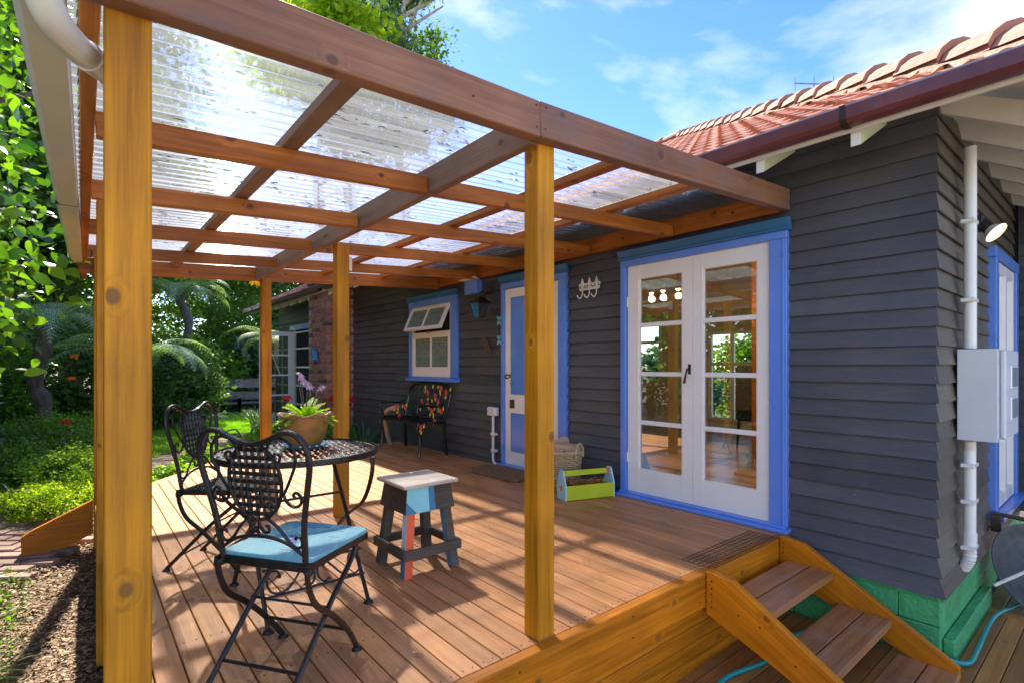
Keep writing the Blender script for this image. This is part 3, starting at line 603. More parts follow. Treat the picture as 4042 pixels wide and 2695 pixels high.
# ================================================================ HOUSE
WX=3.72; WY=.72
H=root('house','dark weatherboard house with terracotta tiled roof and blue trimmed openings','house',(3.72,.72,-.5))
PIT=.0; RZ0=-.16; PT=.1085
openings=[(1.535,2.935,-.2,2.05),(3.625,4.635,-.2,2.06),(5.53,6.80,.95,2.03)]
def wboard(p0,p1,z,flare,mat,ymit0=0,ymit1=0,n=None):
    """wedge board from p0 to p1 (xy), outward normal n; lower edge proud"""
    p0=Vector((*p0,0));p1=Vector((*p1,0));n=Vector((*n,0)); d=(p1-p0).normalized()
    lo=.0+flare[0]; hi=-.021+flare[1]; hgt=PT+.012
    prof=[(lo,z),(hi,z+hgt),(hi-.007,z+hgt),(lo-.011,z)]
    m=Matrix.Translation(p0+Vector((0,0,z))); mi=m.inverted()
    a=[]; b=[]
    for o,zz in prof:
        a.append(mi@(p0+n*o+d*(-ymit0*o)+Vector((0,0,zz)))); b.append(mi@(p1+n*o+d*(ymit1*o)+Vector((0,0,zz))))
    MB().add(a+b,[(0,1,2,3),(7,6,5,4)]+[(i,i+4,(i+1)%4+4,(i+1)%4) for i in range(4)]).build('weatherboard',mat,H,m)
rows=26
for i in range(rows):
    z=RZ0+i*PT; fl=(.022,.022) if i==0 else ((.010,.010) if i==1 else (0,0)); fl={0:(.038,.014),1:(.016,.004),2:(.005,0)}.get(i,(0,0))
    cuts=[(a,b) for a,b,c,d in openings if z+PT*.5>c and z+PT*.45<d]
    y=WY; segs=[]
    for a,b in sorted(cuts): segs.append((y,a+.0)); y=b
    segs.append((y,8.87))
    for (a,b) in segs:
        c=random.uniform(a+.5,b-.5) if b-a>1.7 and i%3!=1 else None
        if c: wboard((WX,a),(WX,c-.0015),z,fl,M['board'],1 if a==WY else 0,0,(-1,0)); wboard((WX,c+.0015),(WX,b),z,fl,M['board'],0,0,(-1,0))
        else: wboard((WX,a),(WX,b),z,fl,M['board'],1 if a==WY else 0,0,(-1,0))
    # second wing beyond the chimney
    if i%1==0 and z>-.3: wboard((WX,9.8),(WX,13.3),z,(0,0),M['board'],0,0,(-1,0))
    wcut=(5.30,6.40) if -.02<z+PT*.5<2.02 else None
    if wcut:
        wboard((WX,WY),(wcut[0],WY),z,fl,M['board_sidelit'],1,0,(0,-1)); wboard((wcut[1],WY),(6.52,WY),z,fl,M['board_sidelit'],0,0,(0,-1))
    else: wboard((WX,WY),(6.52,WY),z,fl,M['board_sidelit'],1,0,(0,-1))
    if z>-.25: wboard((6.50,WY-.02),(6.50,-2.5),z,(0,0),M['board'],0,0,(-1,0))
# wall core
wc=MB()
def core(y0,y1,z0,z1): wc.box(WX+.026,WX+.12,y0,y1,z0,z1)
core(WY+.026,1.60,-.16,2.68); core(2.87,9.5,-.16,2.68); core(1.60,2.87,2.0,2.68); core(1.60,2.87,-.16,.02); core(9.8,13.28,-.16,2.68)
wc.box(WX+.125,5.34,WY+.026,WY+.12,-.16,2.68); wc.box(6.34,6.6,WY+.026,WY+.12,-.16,2.68); wc.box(5.34,6.34,WY+.026,WY+.12,2.0,2.68); wc.box(5.34,6.34,WY+.026,WY+.12,-.16,.0)
wc.box(6.526,6.62,-2.5,WY+.02,-.16,2.68)
wc.build('wall_core',M['dark'],H,Matrix())
# plinth blocks
def block(x0,x1,y0,y1,z0,z1): MB().box(x0,x1,y0,y1,z0,z1).build('plinth_block',M['green'],H,Matrix(),bevel=.006)
z1s=[(-.185,-.335),(-.339,-.56)]
for zi,(zt,zb) in enumerate(z1s):
    yy=WY-.008; 
    for k in range(3):
        ln=.20 if (k+zi)%2==0 and k==0 else .39
        if zi==0 and k==0: ln=.20
        block(WX-.006,WX+.1,yy+.0015,yy+ln-.0015,zb,zt); yy+=ln
    xx=WX+.1
    for k in range(8):
        ln=.39 if k or zi else .2
        block(xx+.0015,xx+ln-.0015,WY-.006,WY+.1,zb,zt); xx+=ln
MB().prism([(.70,-.155),(.86,-.155),(.86,-.19),(.695,-.19)],WX+.0,6.6,'x').build('plinth_sill',M['green'],H,Matrix(),bevel=.004)
MB().prism([(WX-.012,-.19),(WX-.008,-.162),(WX+.1,-.152),(WX+.1,-.19)],WY-.0,1.6,'y').build('plinth_sill',M['green'],H,Matrix(),bevel=.004)
MB().box(WX+.03,4.88,WY-.065,WY-.008,-.62,-.40).build('footing_ledge',M['green'],H,Matrix(),bevel=.008)
for k in range(7):
    x=3.8+k*.26; MB().tube([(x,WY-.004,-.155),(x+random.uniform(.04,.1),WY-.01,-.16),(x+.16,WY-.004,-.157)],.006,5).build('packing_chip',M['mortar'],H,Matrix())
# ---- French doors
fd=root('french_door','','' ); 
for k in ('label','category'):
    if k in fd.keys(): del fd[k]
fd.parent=H; fd.matrix_parent_inverse=WM[H].inverted()
def strip(name,x0,x1,y0,y1,z0,z1,mat,par,bev=.003): return MB().box(x0,x1,y0,y1,z0,z1).build(name,mat,par,Matrix(),bevel=bev)
strip('architrave',WX-.032,WX+.03,1.53,1.648,.045,2.0,M['blue'],fd); strip('architrave',WX-.032,WX+.03,2.885,2.94,.045,2.0,M['blue'],fd)
strip('architrave',WX-.0345,WX+.03,1.528,2.942,2.001,2.055,M['blue'],fd)
strip('trim_bead',WX-.040,WX-.032,1.545,1.556,.045,2.0,M['blue'],fd,.002)
MB().prism([(WX-.055,2.055),(WX-.06,2.068),(WX-.042,2.072),(WX-.065,2.135),(WX-.02,2.14),(WX+.0,2.055)],1.505,2.955,'y').build('cornice',M['blue2'],fd,Matrix(),bevel=.002)
MB().box(WX-.075,WX+.05,1.515,2.965,.0,.028).build('door_sill',M['blue'],fd,Matrix(),bevel=.005)
MB().box(WX-.05,WX+.05,1.535,2.945,.028,.046).build('sill_step',M['blue'],fd,Matrix(),bevel=.003)
def leaf(y0,y1,g0,g1,par,x=WX-.006,zt=2.0,zb=.048,gz0=.255,gz1=1.88,nr=4,th=.04):
    strip('door_leaf',x,x+th,y0,g0,zb,zt,M['white'],par,.0015); strip('door_leaf',x,x+th,g1,y1,zb,zt,M['white'],par,.0015)
    strip('door_rail',x+.001,x+th-.001,g0,g1,gz1,zt,M['white'],par,.001); strip('door_rail',x+.001,x+th-.001,g0,g1,zb,gz0,M['white'],par,.001)
    h=(gz1-gz0-(nr-1)*.036)/nr
    for k in range(nr):
        a=gz0+k*(h+.036)
        if k: strip('glazing_bar',x+.006,x+th-.006,g0,g1,a-.036,a,M['white'],par,.004)
        strip('glass_pane',x+.02,x+.024,g0-.004,g1+.004,a-.004,a+h+.004,M['glass'],par,0)
        # putty bead
        for (b0,b1,c0,c1) in ((g0,g0+.008,a,a+h),(g1-.008,g1,a,a+h)): strip('glazing_bead',x+.008,x+.02,b0,b1,c0,c1,M['white'],par,0)
leaf(1.652,2.2465,1.742,2.162,fd); leaf(2.2495,2.878,2.342,2.762,fd)
MB().box(WX-.012,WX-.006,2.262,2.286,1.07,1.15).build('handle_plate',M['iron'],fd,Matrix(),bevel=.002)
MB().tube([(WX-.012,2.275,1.11),(WX-.04,2.275,1.112),(WX-.045,2.283,1.07),(WX-.043,2.30,1.0)],[.007,.007,.007,.010],8).build('door_handle',M['iron'],fd,Matrix(),smooth=True)
for z in (.30,1.65): 
    for y in (2.874,1.658): MB().tube([(WX-.014,y,z),(WX-.014,y,z+.085)],.007,8).build('hinge',M['white'],fd,Matrix(),smooth=True)
# ---- single panelled door
sd_=bpy.data.objects.new('panel_door',None); place(sd_,H,Matrix())
strip('architrave',WX-.032,WX+.03,3.62,3.722,.045,2.0,M['blue'],sd_); strip('architrave',WX-.032,WX+.03,4.592,4.64,.045,2.0,M['blue'],sd_); strip('architrave',WX-.0345,WX+.03,3.618,4.642,2.001,2.06,M['blue'],sd_)
MB().prism([(WX-.055,2.06),(WX-.06,2.073),(WX-.042,2.077),(WX-.065,2.135),(WX-.02,2.14),(WX+.0,2.06)],3.595,4.665,'y').build('cornice',M['blue2'],sd_,Matrix(),bevel=.002)
MB().box(WX-.07,WX+.05,3.60,4.66,.0,.04).build('door_sill',M['blue'],sd_,Matrix(),bevel=.005)
dl=strip('door_leaf',WX-.006,WX+.034,3.726,4.588,.042,1.995,M['white'],sd_,.002)
for z0,z1 in ((.832,1.886),(.197,.61)):
    for (a,b) in ((3.835,4.475),):
        MB().box(WX-.0095,WX-.0055,a,b,z0,z1).build('door_panel',M['blue'],sd_,Matrix(),bevel=0)
        for (c0,c1,e0,e1) in ((a-.006,a,z0-.006,z1+.006),(b,b+.006,z0-.006,z1+.006),(a,b,z0-.006,z0),(a,b,z1,z1+.006)): MB().box(WX-.014,WX-.005,c0,c1,e0,e1).build('panel_moulding',M['teal'],sd_,Matrix())
MB().lathe([(0,0),(.026,0),(.026,.004),(.011,.008),(.010,.028),(.024,.036),(.029,.05),(.022,.064),(0,.068)],seg=18).build('door_knob',M['brass'],sd_,Matrix.Translation((WX-.006,4.50,1.02))@Matrix.Rotation(-PI/2,4,'Y'),smooth=True)
MB().lathe([(0,0),(.010,0),(.010,.004),(0,.005)],seg=10).build('keyhole_cover',M['brass'],sd_,Matrix.Translation((WX-.006,4.485,.94))@Matrix.Rotation(-PI/2,4,'Y')@Matrix.Scale(1.8,4,(1,0,0)))
MB().box(WX-.011,WX-.006,4.425,4.505,.668,.765).build('letter_plate',M['bronze'],sd_,Matrix(),bevel=.002)
MB().tube(bez([(WX-.03,4.15,1.39),(WX-.03,4.12,1.40),(WX-.03,4.09,1.44),(WX-.03,4.12,1.49),(WX-.03,4.16,1.50)]),.008,8).build('door_knocker',M['iron'],sd_,Matrix(),smooth=True)
# ---- casement window with open top sash
wn=bpy.data.objects.new('sash_window',None); place(wn,H,Matrix())
strip('architrave',WX-.032,WX+.02,5.545,5.685,.985,2.0,M['blue'],wn); strip('architrave',WX-.032,WX+.02,6.70,6.785,.985,2.0,M['blue'],wn); strip('architrave',WX-.0345,WX+.02,5.543,6.787,1.965,2.045,M['blue'],wn)
MB().prism([(WX-.055,2.045),(WX-.06,2.056),(WX-.042,2.06),(WX-.062,2.112),(WX-.02,2.116),(WX,2.045)],5.52,6.81,'y').build('cornice',M['blue2'],wn,Matrix(),bevel=.002)
MB().prism([(WX-.07,.93),(WX-.07,.972),(WX,.99),(WX+.02,.93)],5.51,6.81,'y').build('window_sill',M['blue'],wn,Matrix(),bevel=.003)
strip('unlit_room_sheet',WX+.018,WX+.026,5.68,6.71,.98,1.97,M['dark'],wn,0)  # black sheet across the opening stands for the unlit room
strip('jamb',WX-.022,WX+.02,5.686,5.712,.99,1.962,M['cream'],wn,.001); strip('jamb',WX-.022,WX+.02,6.672,6.699,.99,1.962,M['cream'],wn,.001)
strip('transom',WX-.022,WX+.02,5.712,6.672,1.565,1.60,M['white'],wn,.001); strip('head_jamb',WX-.022,WX+.02,5.712,6.672,1.95,1.964,M['cream'],wn,.001)
def sash(par,h,m,botr=.05):
    w=.96
    for nme,a in (('sash_stile',(-w/2,-w/2+.045,0,h)),('sash_stile',(w/2-.045,w/2,0,h)),('sash_rail',(-w/2+.045,w/2-.045,0,botr)),('sash_rail',(-w/2+.045,w/2-.045,h-.045,h)),('glazing_bar',(-.012,.012,botr,h-.045))):
        MB().box(-.018,.018,a[0],a[1],a[2],a[3]).build(nme,M['white'],par,m,bevel=.0015)
    for a,b in ((-w/2+.043,-.011),(.011,w/2-.043)): MB().box(-.002,.002,a,b,botr-.002,h-.043).build('glass_pane',M['frost'],par,m)
sash(wn,.575,Matrix.Translation((WX-.006,6.192,.99)),.135)
hz=1.945; hh_=.35
sash(wn,hh_,Matrix.Translation((WX-.02,6.192,hz))@Matrix.Rotation(math.radians(24),4,'Y')@Matrix.Translation((0,0,-hh_)),.04)
MB().tube(bez([(WX-.01,6.17,1.60),(WX-.08,6.17,1.575),(WX-.10,6.17,1.59)]),.004,6).build('window_stay',M['iron'],wn,Matrix())
# ---- side window on the right-hand wall
sw=bpy.data.objects.new('side_window',None); place(sw,H,Matrix())
def ystrip(name,y0,y1,x0,x1,z0,z1,mat,par,bev=.003): return MB().box(x0,x1,y0,y1,z0,z1).build(name,mat,par,Matrix(),bevel=bev)
ystrip('architrave',WY-.034,WY+.02,5.28,5.40,.02,1.95,M['blue'],sw); ystrip('architrave',WY-.034,WY+.02,6.28,6.40,.02,1.95,M['blue'],sw); ystrip('architrave',WY-.036,WY+.02,5.26,6.42,1.951,2.03,M['blue'],sw); ystrip('window_sill',WY-.08,WY+.02,5.25,6.43,-.02,.02,M['blue'],sw)
for x0,x1 in ((5.42,5.50),(5.80,5.88),(6.18,6.26)): ystrip('sash_stile',WY-.02,WY+.02,x0,x1,.03,1.94,M['white'],sw)
for z0,z1 in ((.03,.12),(.60,.64),(1.16,1.20),(1.86,1.94)): ystrip('sash_rail',WY-.019,WY+.019,5.50,6.18,z0,z1,M['white'],sw)
ystrip('glass_pane',WY-.002,WY+.002,5.46,6.22,.08,1.90,M['glass'],sw,0)
# ---- interior
def room():
    x0=WX+.125; I=H
    for k in range(40):
        y=.95+k*.14
        if y>6.9: break
        timber('floorboard',(x0,y,.02),(8.40,y,.02),.1385,.018,M['floor_in'],I,bevel=.001)
    w=MB(); w.box(8.4,8.5,.85,3.55,.0,2.6); w.box(8.4,8.5,4.75,5.75,0,2.6); w.box(8.4,8.5,6.75,7.0,0,2.6); w.box(8.4,8.5,3.55,4.75,0,.22); w.box(8.4,8.5,3.55,4.75,1.72,2.6); w.box(8.4,8.5,5.75,6.75,0,.85); w.box(8.4,8.5,5.75,6.75,2.0,2.6)
    w.box(x0,8.4,.84,.90,0,2.6); w.box(x0,8.4,6.95,7.0,0,2.6); w.box(x0,8.4,.9,6.95,2.5,2.56); w.build('inner_wall',M['plaster'],I,Matrix())
    for (a,b,c,d) in ((3.55,4.75,.22,1.72),(5.75,6.75,.85,2.0)):
        n=3 if b-a>1.1 else 2
        for k in range(n+1):
            yy=a+(b-a)*k/n; strip('window_frame',8.385,8.43,yy-.035,yy+.035,c,d,M['white'],I)
        for zz in (c,c+(d-c)*.62,d-.05): strip('window_frame',8.39,8.425,a,b,zz,zz+.05,M['white'],I)
    strip('inner_post',6.3,6.42,2.88,3.02,.04,2.5,M['fascia'],I)
    strip('skirting',8.37,8.4,.9,6.9,.04,.16,M['white'],I)
room()
def warm(x,y,z,e):
    d=bpy.data.lights.new('lamp_light','POINT'); d.energy=e; d.color=(1,.70,.40); d.shadow_soft_size=.04; o=bpy.data.objects.new('lamp_light',d); COL.objects.link(o); o.location=(x,y,z)
for yy in (3.72,3.56,3.36): warm(5.25,yy,1.93,2)
pl=root('pendant_lamp','warm lit pendant shade hanging inside near the right door leaf','pendant lamp',(4.9,2.05,2.0)); MB().lathe([(.02,.10),(.06,.07),(.14,.0),(.135,0),(.05,.06)],(4.9,2.02,1.98),24).build('shade',M['cream'],pl,Matrix(),smooth=True); MB().ball((4.9,2.02,2.0),.035,10).build('bulb',M['bulb'],pl,Matrix(),smooth=True); MB().tube([(4.9,2.02,2.08),(4.9,2.02,2.5)],.004,5).build('cord',M['dark'],pl,Matrix()); warm(4.9,2.02,1.94,1.5)
def spot(x,y,z,lab):
    r=root('spotlight',lab,'lamp',(x,y,z),0,'ceiling track lamps inside the house')
    MB().tube([(x,y,z+.16),(x,y,z+.05)],.005,6).build('stem',M['iron'],r,Matrix()); MB().lathe([(.02,.05),(.035,.02),(.04,-.02),(.036,-.02),(.02,.03)],(x,y,z),14).build('shade',M['iron'],r,Matrix(),smooth=True); MB().ball((x,y,z-.015),.025,10).build('bulb',M['bulb'],r,Matrix(),smooth=True)
spot(5.25,3.72,2.02,'lit warm track lamp inside, leftmost seen through the left door leaf'); spot(5.25,3.56,2.03,'lit warm track lamp inside, middle one through the left door leaf'); spot(5.25,3.36,2.03,'lit warm track lamp inside, nearest the middle of the double doors')
tr=root('lamp_track','thin dark ceiling track carrying the lamps inside the room','lamp track',(5.25,3.5,2.2)); MB().tube([(5.25,3.9,2.19),(5.25,3.2,2.19)],.008,6).build('rail',M['iron'],tr,Matrix()); MB().tube([(5.25,3.5,2.19),(5.25,3.5,2.5)],.006,6).build('hanger',M['iron'],tr,Matrix())
def inchair(x,y):
    r=root('armchair','dark upholstered chair standing inside on the polished floor','chair',(x,y,.04))
    MB().box(-.26,.26,-.26,.26,.38,.5).build('seat',M['dark'],r,bevel=.03); MB().box(-.26,-.18,-.26,.26,.5,1.1).build('backrest',M['rust'],r,bevel=.03)
    for a in (-.22,.22):
        for b in (-.22,.22): MB().tube([(a,b,.38),(a*1.08,b*1.08,0)],[.022,.014],6).build('leg',M['dark'],r)
inchair(6.9,3.15)
rg=root('floor_rug','brown fringed rug on the floor inside the doors','rug',(5.6,2.3,.04)); MB().box(-.45,.45,-.5,.35,.0,.012).build('rug_pile',M['coir'],rg)
# ---- eaves, rafters, gutter
SL=.53; EX=3.19
def roofz(x): return 2.475+(x-EX)*SL
eave_y0=.12
def tail(y,lab=None):
    P=[(3.27,2.335),(3.27,2.455),(WX+.1,2.455+(WX+.1-3.27)*SL),(WX+.1,2.335+(WX+.1-3.27)*SL)]
    mb=MB(); mb.prism(P,y,y+.048,'y'); 
    mb.mi=[1,1,1,1,1,1]; mb.mi[2]=0
    mb.build('rafter_tail',[M['white'],M['palegreen']],H,Matrix(),bevel=.001)
y=.97
while y<13: tail(y); y+=.52
def stail(x):
    P=[(.27,2.335-.02),(.27,2.455),(WY+.1,2.455+(WY+.1-.27)*SL),(WY+.1,2.335+(WY+.1-.27)*SL)]
    MB().prism(P,x,x+.05,'x').build('rafter_tail',M['cream'],H,Matrix(),bevel=.001)
for k in range(6): stail(3.79+k*.52)
mb=MB(); # sarking under the tiles (cream soffit)
mb.add([(3.2,.15,2.463),(3.2,14.2,2.463),(3.92,14.2,2.463+.72*SL),(3.92,.87,2.463+.72*SL)],[(0,1,2,3)])
mb.add([(3.2,.15,2.463),(3.92,.87,2.463+.72*SL),(7.5,.87,2.463+.72*SL),(7.5,.15,2.463)],[(0,1,2,3)])
mb.build('soffit',M['cream'],H,Matrix())
strip('fascia_board',3.232,3.252,.19,14.2,2.405,2.47,M['cream'],H,.001); ystrip('fascia_board',.19,.21,3.252,7.5,2.405,2.47,M['cream'],H,.001)
def ggut(y0,y1):
    P=[(3.14,2.51),(3.132,2.51),(3.135,2.445),(3.155,2.425),(3.20,2.418),(3.228,2.425),(3.230,2.50),(3.224,2.50),(3.222,2.432),(3.16,2.432),(3.142,2.45)]
    MB().prism(P,y0,y1,'y').build('gutter',M['gutterbrown'],H,Matrix(),bevel=.001)
    P=[(3.131,2.517),(3.145,2.517),(3.145,2.509),(3.131,2.509)]; MB().prism(P,y0,y1,'y').build('gutter_lip',M['lead'],H,Matrix())
ggut(.1,1.02); ggut(1.021,8.75); ggut(9.0,14.2)
MB().prism([(3.129,2.519),(3.131,2.442),(3.153,2.420),(3.20,2.413),(3.231,2.42),(3.231,2.426),(3.20,2.42),(3.156,2.427),(3.136,2.446),(3.134,2.519)],1.0,1.03,'y').build('gutter_joint',M['iron'],H,Matrix())
MB().prism([(.09,2.51),(.085,2.445),(.10,2.425),(.15,2.418),(.18,2.425),(.18,2.50)],3.14,7.5,'x').build('gutter',M['gutterbrown'],H,Matrix(),bevel=.001)
# roof slab under tiles
def RP(x,y): # height of roof plane facing -x
    return roofz(x)+.03
apx=5.1
mb=MB(); 
A=(3.17,.13,roofz(3.17)+.0); B=(3.17,14.3,roofz(3.17)); C=(3.17+apx,14.3,roofz(3.17+apx)); D=(3.17+apx,.13+apx,roofz(3.17+apx)); E2=(9.1,3.0,roofz(3.17+apx)-.45); F2=(9.1,14.3,roofz(3.17+apx)-.45)
mb.add([A,B,C,D,E2,F2,(9.1,.13,roofz(3.17))],[(0,1,2,3),(0,3,6),(6,3,4),(3,2,5,4)]); mb.build('roof_underlay',M['tile'],H,Matrix())
# tiles
def tilemesh():
    n=13; w=.24; ex=.30; V=[]; 
    prof=[(k/(n-1),) for k in range(n)]
    def hz_(u): return .012*math.cos(4*PI*u)+.010*math.exp(-((u-.96)/.05)**2)
    for v,lift in ((0,.040),(ex+.03,.014)):
        for k in range(n): u=k/(n-1); V.append((v,u*w,lift+hz_(u)+.01))
    for k in range(n): u=k/(n-1); V.append((.0,u*w,.006+hz_(u)*.9))
    Fc=[(k,k+1,n+k+1,n+k) for k in range(n-1)]+[(2*n+k,2*n+k+1,k+1,k) for k in range(n-1)]
    mb=MB(); mb.add(V,Fc); return mb.mesh('roof_tile',M['tile'],smooth=False)
tm=tilemesh(); ang=math.atan(SL); cosA=math.cos(ang)
R0=Matrix.Rotation(-ang,4,'Y')
cand=[]
for r_ in range(19):
    dx=.0+r_*.30*cosA; x=3.175+dx
    ys=.13+dx+.13+(r_%2)*.12
    nT=int((14.2-ys)/.24)
    for k in range(nT):
        y=ys+k*.24
        if 3.1<x+.1<4.0 and 8.7<y+.15<9.95: continue
        cand.append((x*x*.4+y*y,x,y))
cand.sort(); 
for d_,x,y in cand[:296]:
    obj('roof_tile',tm,H,Matrix.Translation((x,y,roofz(x)+.012))@R0@Matrix.Rotation(random.uniform(-.012,.012),4,'X')@Matrix.Rotation(random.uniform(-.01,.01),4,'Z'))
TV=[tuple(v.co) for v in tm.vertices]; TF=[tuple(p.vertices) for p in tm.polygons]; mb=MB()
for d_,x,y in cand[296:]:
    mm=Matrix.Translation((x,y,roofz(x)+.012))@R0; mb.add([mm@Vector(v) for v in TV],TF)
mb.build('roof_tile_field',M['tile'],H,Matrix(),kind='stuff')
# hip caps
h0=Vector((3.15,.13,roofz(3.17)+.03)); h1=Vector((3.17+apx,.13+apx,roofz(3.17+apx)+.03)); hl=(h1-h0).length; hd=(h1-h0).normalized()
cm=MB(); V=[];n=7
for x,s_,l_ in ((0,.92,.036),(.40,.80,.008),(.40,.66,-.02),(0,.80,.008)):
    for k in range(n):
        a=-PI*.5+PI*k/(n-1)*1.0; V.append((x,.125*s_*math.sin(a),l_+.105*s_*math.cos(a)))
Fc=[(r0*n+k,r0*n+k+1,(r0+1)%4*n+k+1,(r0+1)%4*n+k) for r0 in range(4) for k in range(n-1)]
cap=cm.add(V,Fc).mesh('ridge_cap',M['ridge'],smooth=False)
i=0
while i*.37<hl-.2:
    p=h0+hd*(i*.37+.02); m_,_=axes(p,p+hd); obj('ridge_cap',cap,H,m_@Matrix.Rotation(random.uniform(-.03,.03),4,'Z')); i+=1
mm,_=axes(h0,h1); mb=MB(); nn_=60
V=[]
for k in range(nn_+1):
    x=hl*k/nn_; j=random.uniform(-.012,.012); V+=[(x,-.135+j,-.12),(x,-.10,.005+j),(x,0,.04),(x,.10,.005+j),(x,.135-j,-.12)]
mb.add(V,[(k*5+q,k*5+q+1,(k+1)*5+q+1,(k+1)*5+q) for k in range(nn_) for q in range(4)]); mb.build('hip_mortar',M['mortar'],H,mm)
# ridge caps along the top
p0=Vector(D); 
for k in range(22):
    p=p0+Vector((0,.37*k,.03)); m_,_=axes(p,p+Vector((0,1,0))); obj('ridge_cap',cap,H,m_)
# TV aerial
ta=root('tv_aerial','small thin television aerial rising above the tiled hip','aerial',(7.55,2.85,4.0))
MB().tube([(7.6,2.8,3.9),(7.6,2.8,4.92)],.012,6).build('mast',M['lead'],ta,Matrix()); MB().tube([(7.45,2.98,4.95),(7.75,2.55,4.86)],.009,6).build('boom',M['lead'],ta,Matrix())
for k in range(3): MB().tube([(7.45+.13*k,2.98-.19*k,4.85-.03*k),(7.45+.13*k,2.98-.19*k,5.03-.03*k)],.006,5).build('element',M['lead'],ta,Matrix())
# ---- chimney
def chimney():
    X0,X1,Y0,Y1=3.26,4.1,8.87,9.80; ch=bpy.data.objects.new('chimney',None); place(ch,H,Matrix())
    MB().box(X0+.008,X1,Y0+.008,Y1-.008,-.35,3.3).build('chimney_core',M['wmortar'],ch,Matrix())
    me=MB().box(0,.075,-.107,.107,0,.071).mesh('brick',M['brick'],bevel=.004); me2=MB().box(0,.075,-.05,.05,0,.071).mesh('brick_header',M['brick'],bevel=.004)
    z=-.30; r_=0
    while z<3.2:
        # face towards -x: stretchers (row end headers alternate)
        yy=Y0+(0 if r_%2 else .0); k=0
        pos=[]
        if r_%2: pos.append((Y0+.052,1)); c=Y0+.112+.107
        else: c=Y0+.107
        while c<Y1-.05: pos.append((c,0)); c+=.225
        for (c,hd_) in pos: obj('brick',me2 if hd_ else me,ch,Matrix.Translation((X0+random.uniform(-.003,.003),c,z)))
        # face towards -y
        c=X0+(.107+.0 if r_%2 else .052); first=True
        while c<3.75:
            hd_=(not r_%2) and first
            obj('brick',me2 if hd_ else me,ch,Matrix.Translation((c,Y0+random.uniform(-.003,.003),z))@Matrix.Rotation(PI/2,4,'Z')); c+=(.168 if hd_ else .225); first=False
        z+=.0815; r_+=1
    MB().box(X0-.03,X1,Y0-.03,Y1+.03,2.60,2.72).build('flashing',M['lead'],ch,Matrix(),bevel=.01)
chimney()
# ---- far French window, one leaf open
fw=bpy.data.objects.new('far_french_window',None); place(fw,H,Matrix())
strip('architrave',WX-.04,WX+.03,9.9,10.0,-.1,2.0,M['white'],fw); strip('architrave',WX-.04,WX+.03,11.9,12.05,-.1,1.92,M['cream'],fw)
strip('cornice',WX-.07,WX+.0,9.9,12.2,1.92,2.03,M['blue'],fw); strip('unlit_room_sheet',WX-.02,WX-.01,10.0,11.9,-.1,1.92,M['dark'],fw,0)  # black backing is the darkness inside this window, put in as colour
for y0 in (10.3,10.9): strip('sash_stile',WX-.045,WX-.02,y0,y0+.08,-.1,1.9,M['white'],fw)
for z in (.3,.7,1.1,1.5,1.85): strip('glazing_bar',WX-.044,WX-.022,10.0,11.9,z,z+.035,M['white'],fw)
# open leaf swung out at right angles
om=Matrix.Translation((WX-.06,11.9,0))
for a,b,c,d in ((-.13,0,-.12,1.88),(-.72,-.64,-.12,1.88)): MB().box(a,b,-.02,.02,c,d).build('door_leaf',M['white'],fw,om)
for c,d in ((-.12,.14),(.50,.535),(.93,.965),(1.36,1.395),(1.79,1.88)): MB().box(-.64,-.13,-.019,.019,c,d).build('glazing_bar',M['white'],fw,om)
MB().box(-.64,-.13,-.002,.002,.14,1.79).build('glass_pane',M['glass'],fw,om)
MB().tube([(-.60,-.03,1.75),(-.3,-.03,.95)],.008,6).build('door_stay',M['white'],fw,om)
# ================================================================ WALL FITTINGS
bb=root('blue_wall_box','blue painted box under the pergola ledger between window and panelled door','box',(WX,5.15,2.0)); MB().box(WX-.09,WX-.001,5.03,5.28,2.0,2.165).build('casing',M['blue'],bb,Matrix(),bevel=.004); MB().add([(WX-.14,4.99,2.19),(WX-.14,5.33,2.18),(WX-.05,5.3,2.168),(WX-.05,5.02,2.168),(WX-.14,4.99,2.184),(WX-.14,5.33,2.174),(WX-.05,5.3,2.166),(WX-.05,5.02,2.166)],[(0,1,2,3),(7,6,5,4),(0,4,5,1),(1,5,6,2),(2,6,7,3),(3,7,4,0)]).build('top_flap',M['cream'],bb,Matrix())
# coach lantern
la=root('wall_lantern','black coach lantern with blue glass on scrolled arm by the panelled door','lantern',(WX,4.87,1.68))
lx,ly=3.53,4.82
def fr(z,h): return [(lx-h,ly-h,z),(lx+h,ly-h,z),(lx+h,ly+h,z),(lx-h,ly+h,z)]
b0=fr(1.685,.045);b1=fr(1.845,.082)
for k in range(4): MB().tube([b0[k],b1[k]],.005,6).build('lantern_bar',M['black'],la,Matrix())
mb=MB(); 
for a,b in ((b0,b1),): 
    for k in range(4):
        if k==3: continue
        mb.add([a[k],a[(k+1)%4],b[(k+1)%4],b[k]],[(0,1,2,3)])
mb.add(b0,[(0,1,2,3)]); mb.build('lantern_body',M['black'],la,Matrix())
mb=MB(); mb.add([b0[3],b0[0],b1[0],b1[3]],[(0,1,2,3)]); mb.build('lantern_pane',pm('blue_lantern_glass',(.03,.22,.42),.25,var=.3,scale=30,coat=.5),la,Matrix())
mid=lambda p,q,t:tuple(p[i]+(q[i]-p[i])*t for i in range(3))
MB().tube([mid(b0[3],b0[0],.5),mid(b1[3],b1[0],.5)],.003,5).tube([mid(b0[3],b1[3],.55),mid(b0[0],b1[0],.55)],.003,5).build('pane_bar',M['black'],la,Matrix())
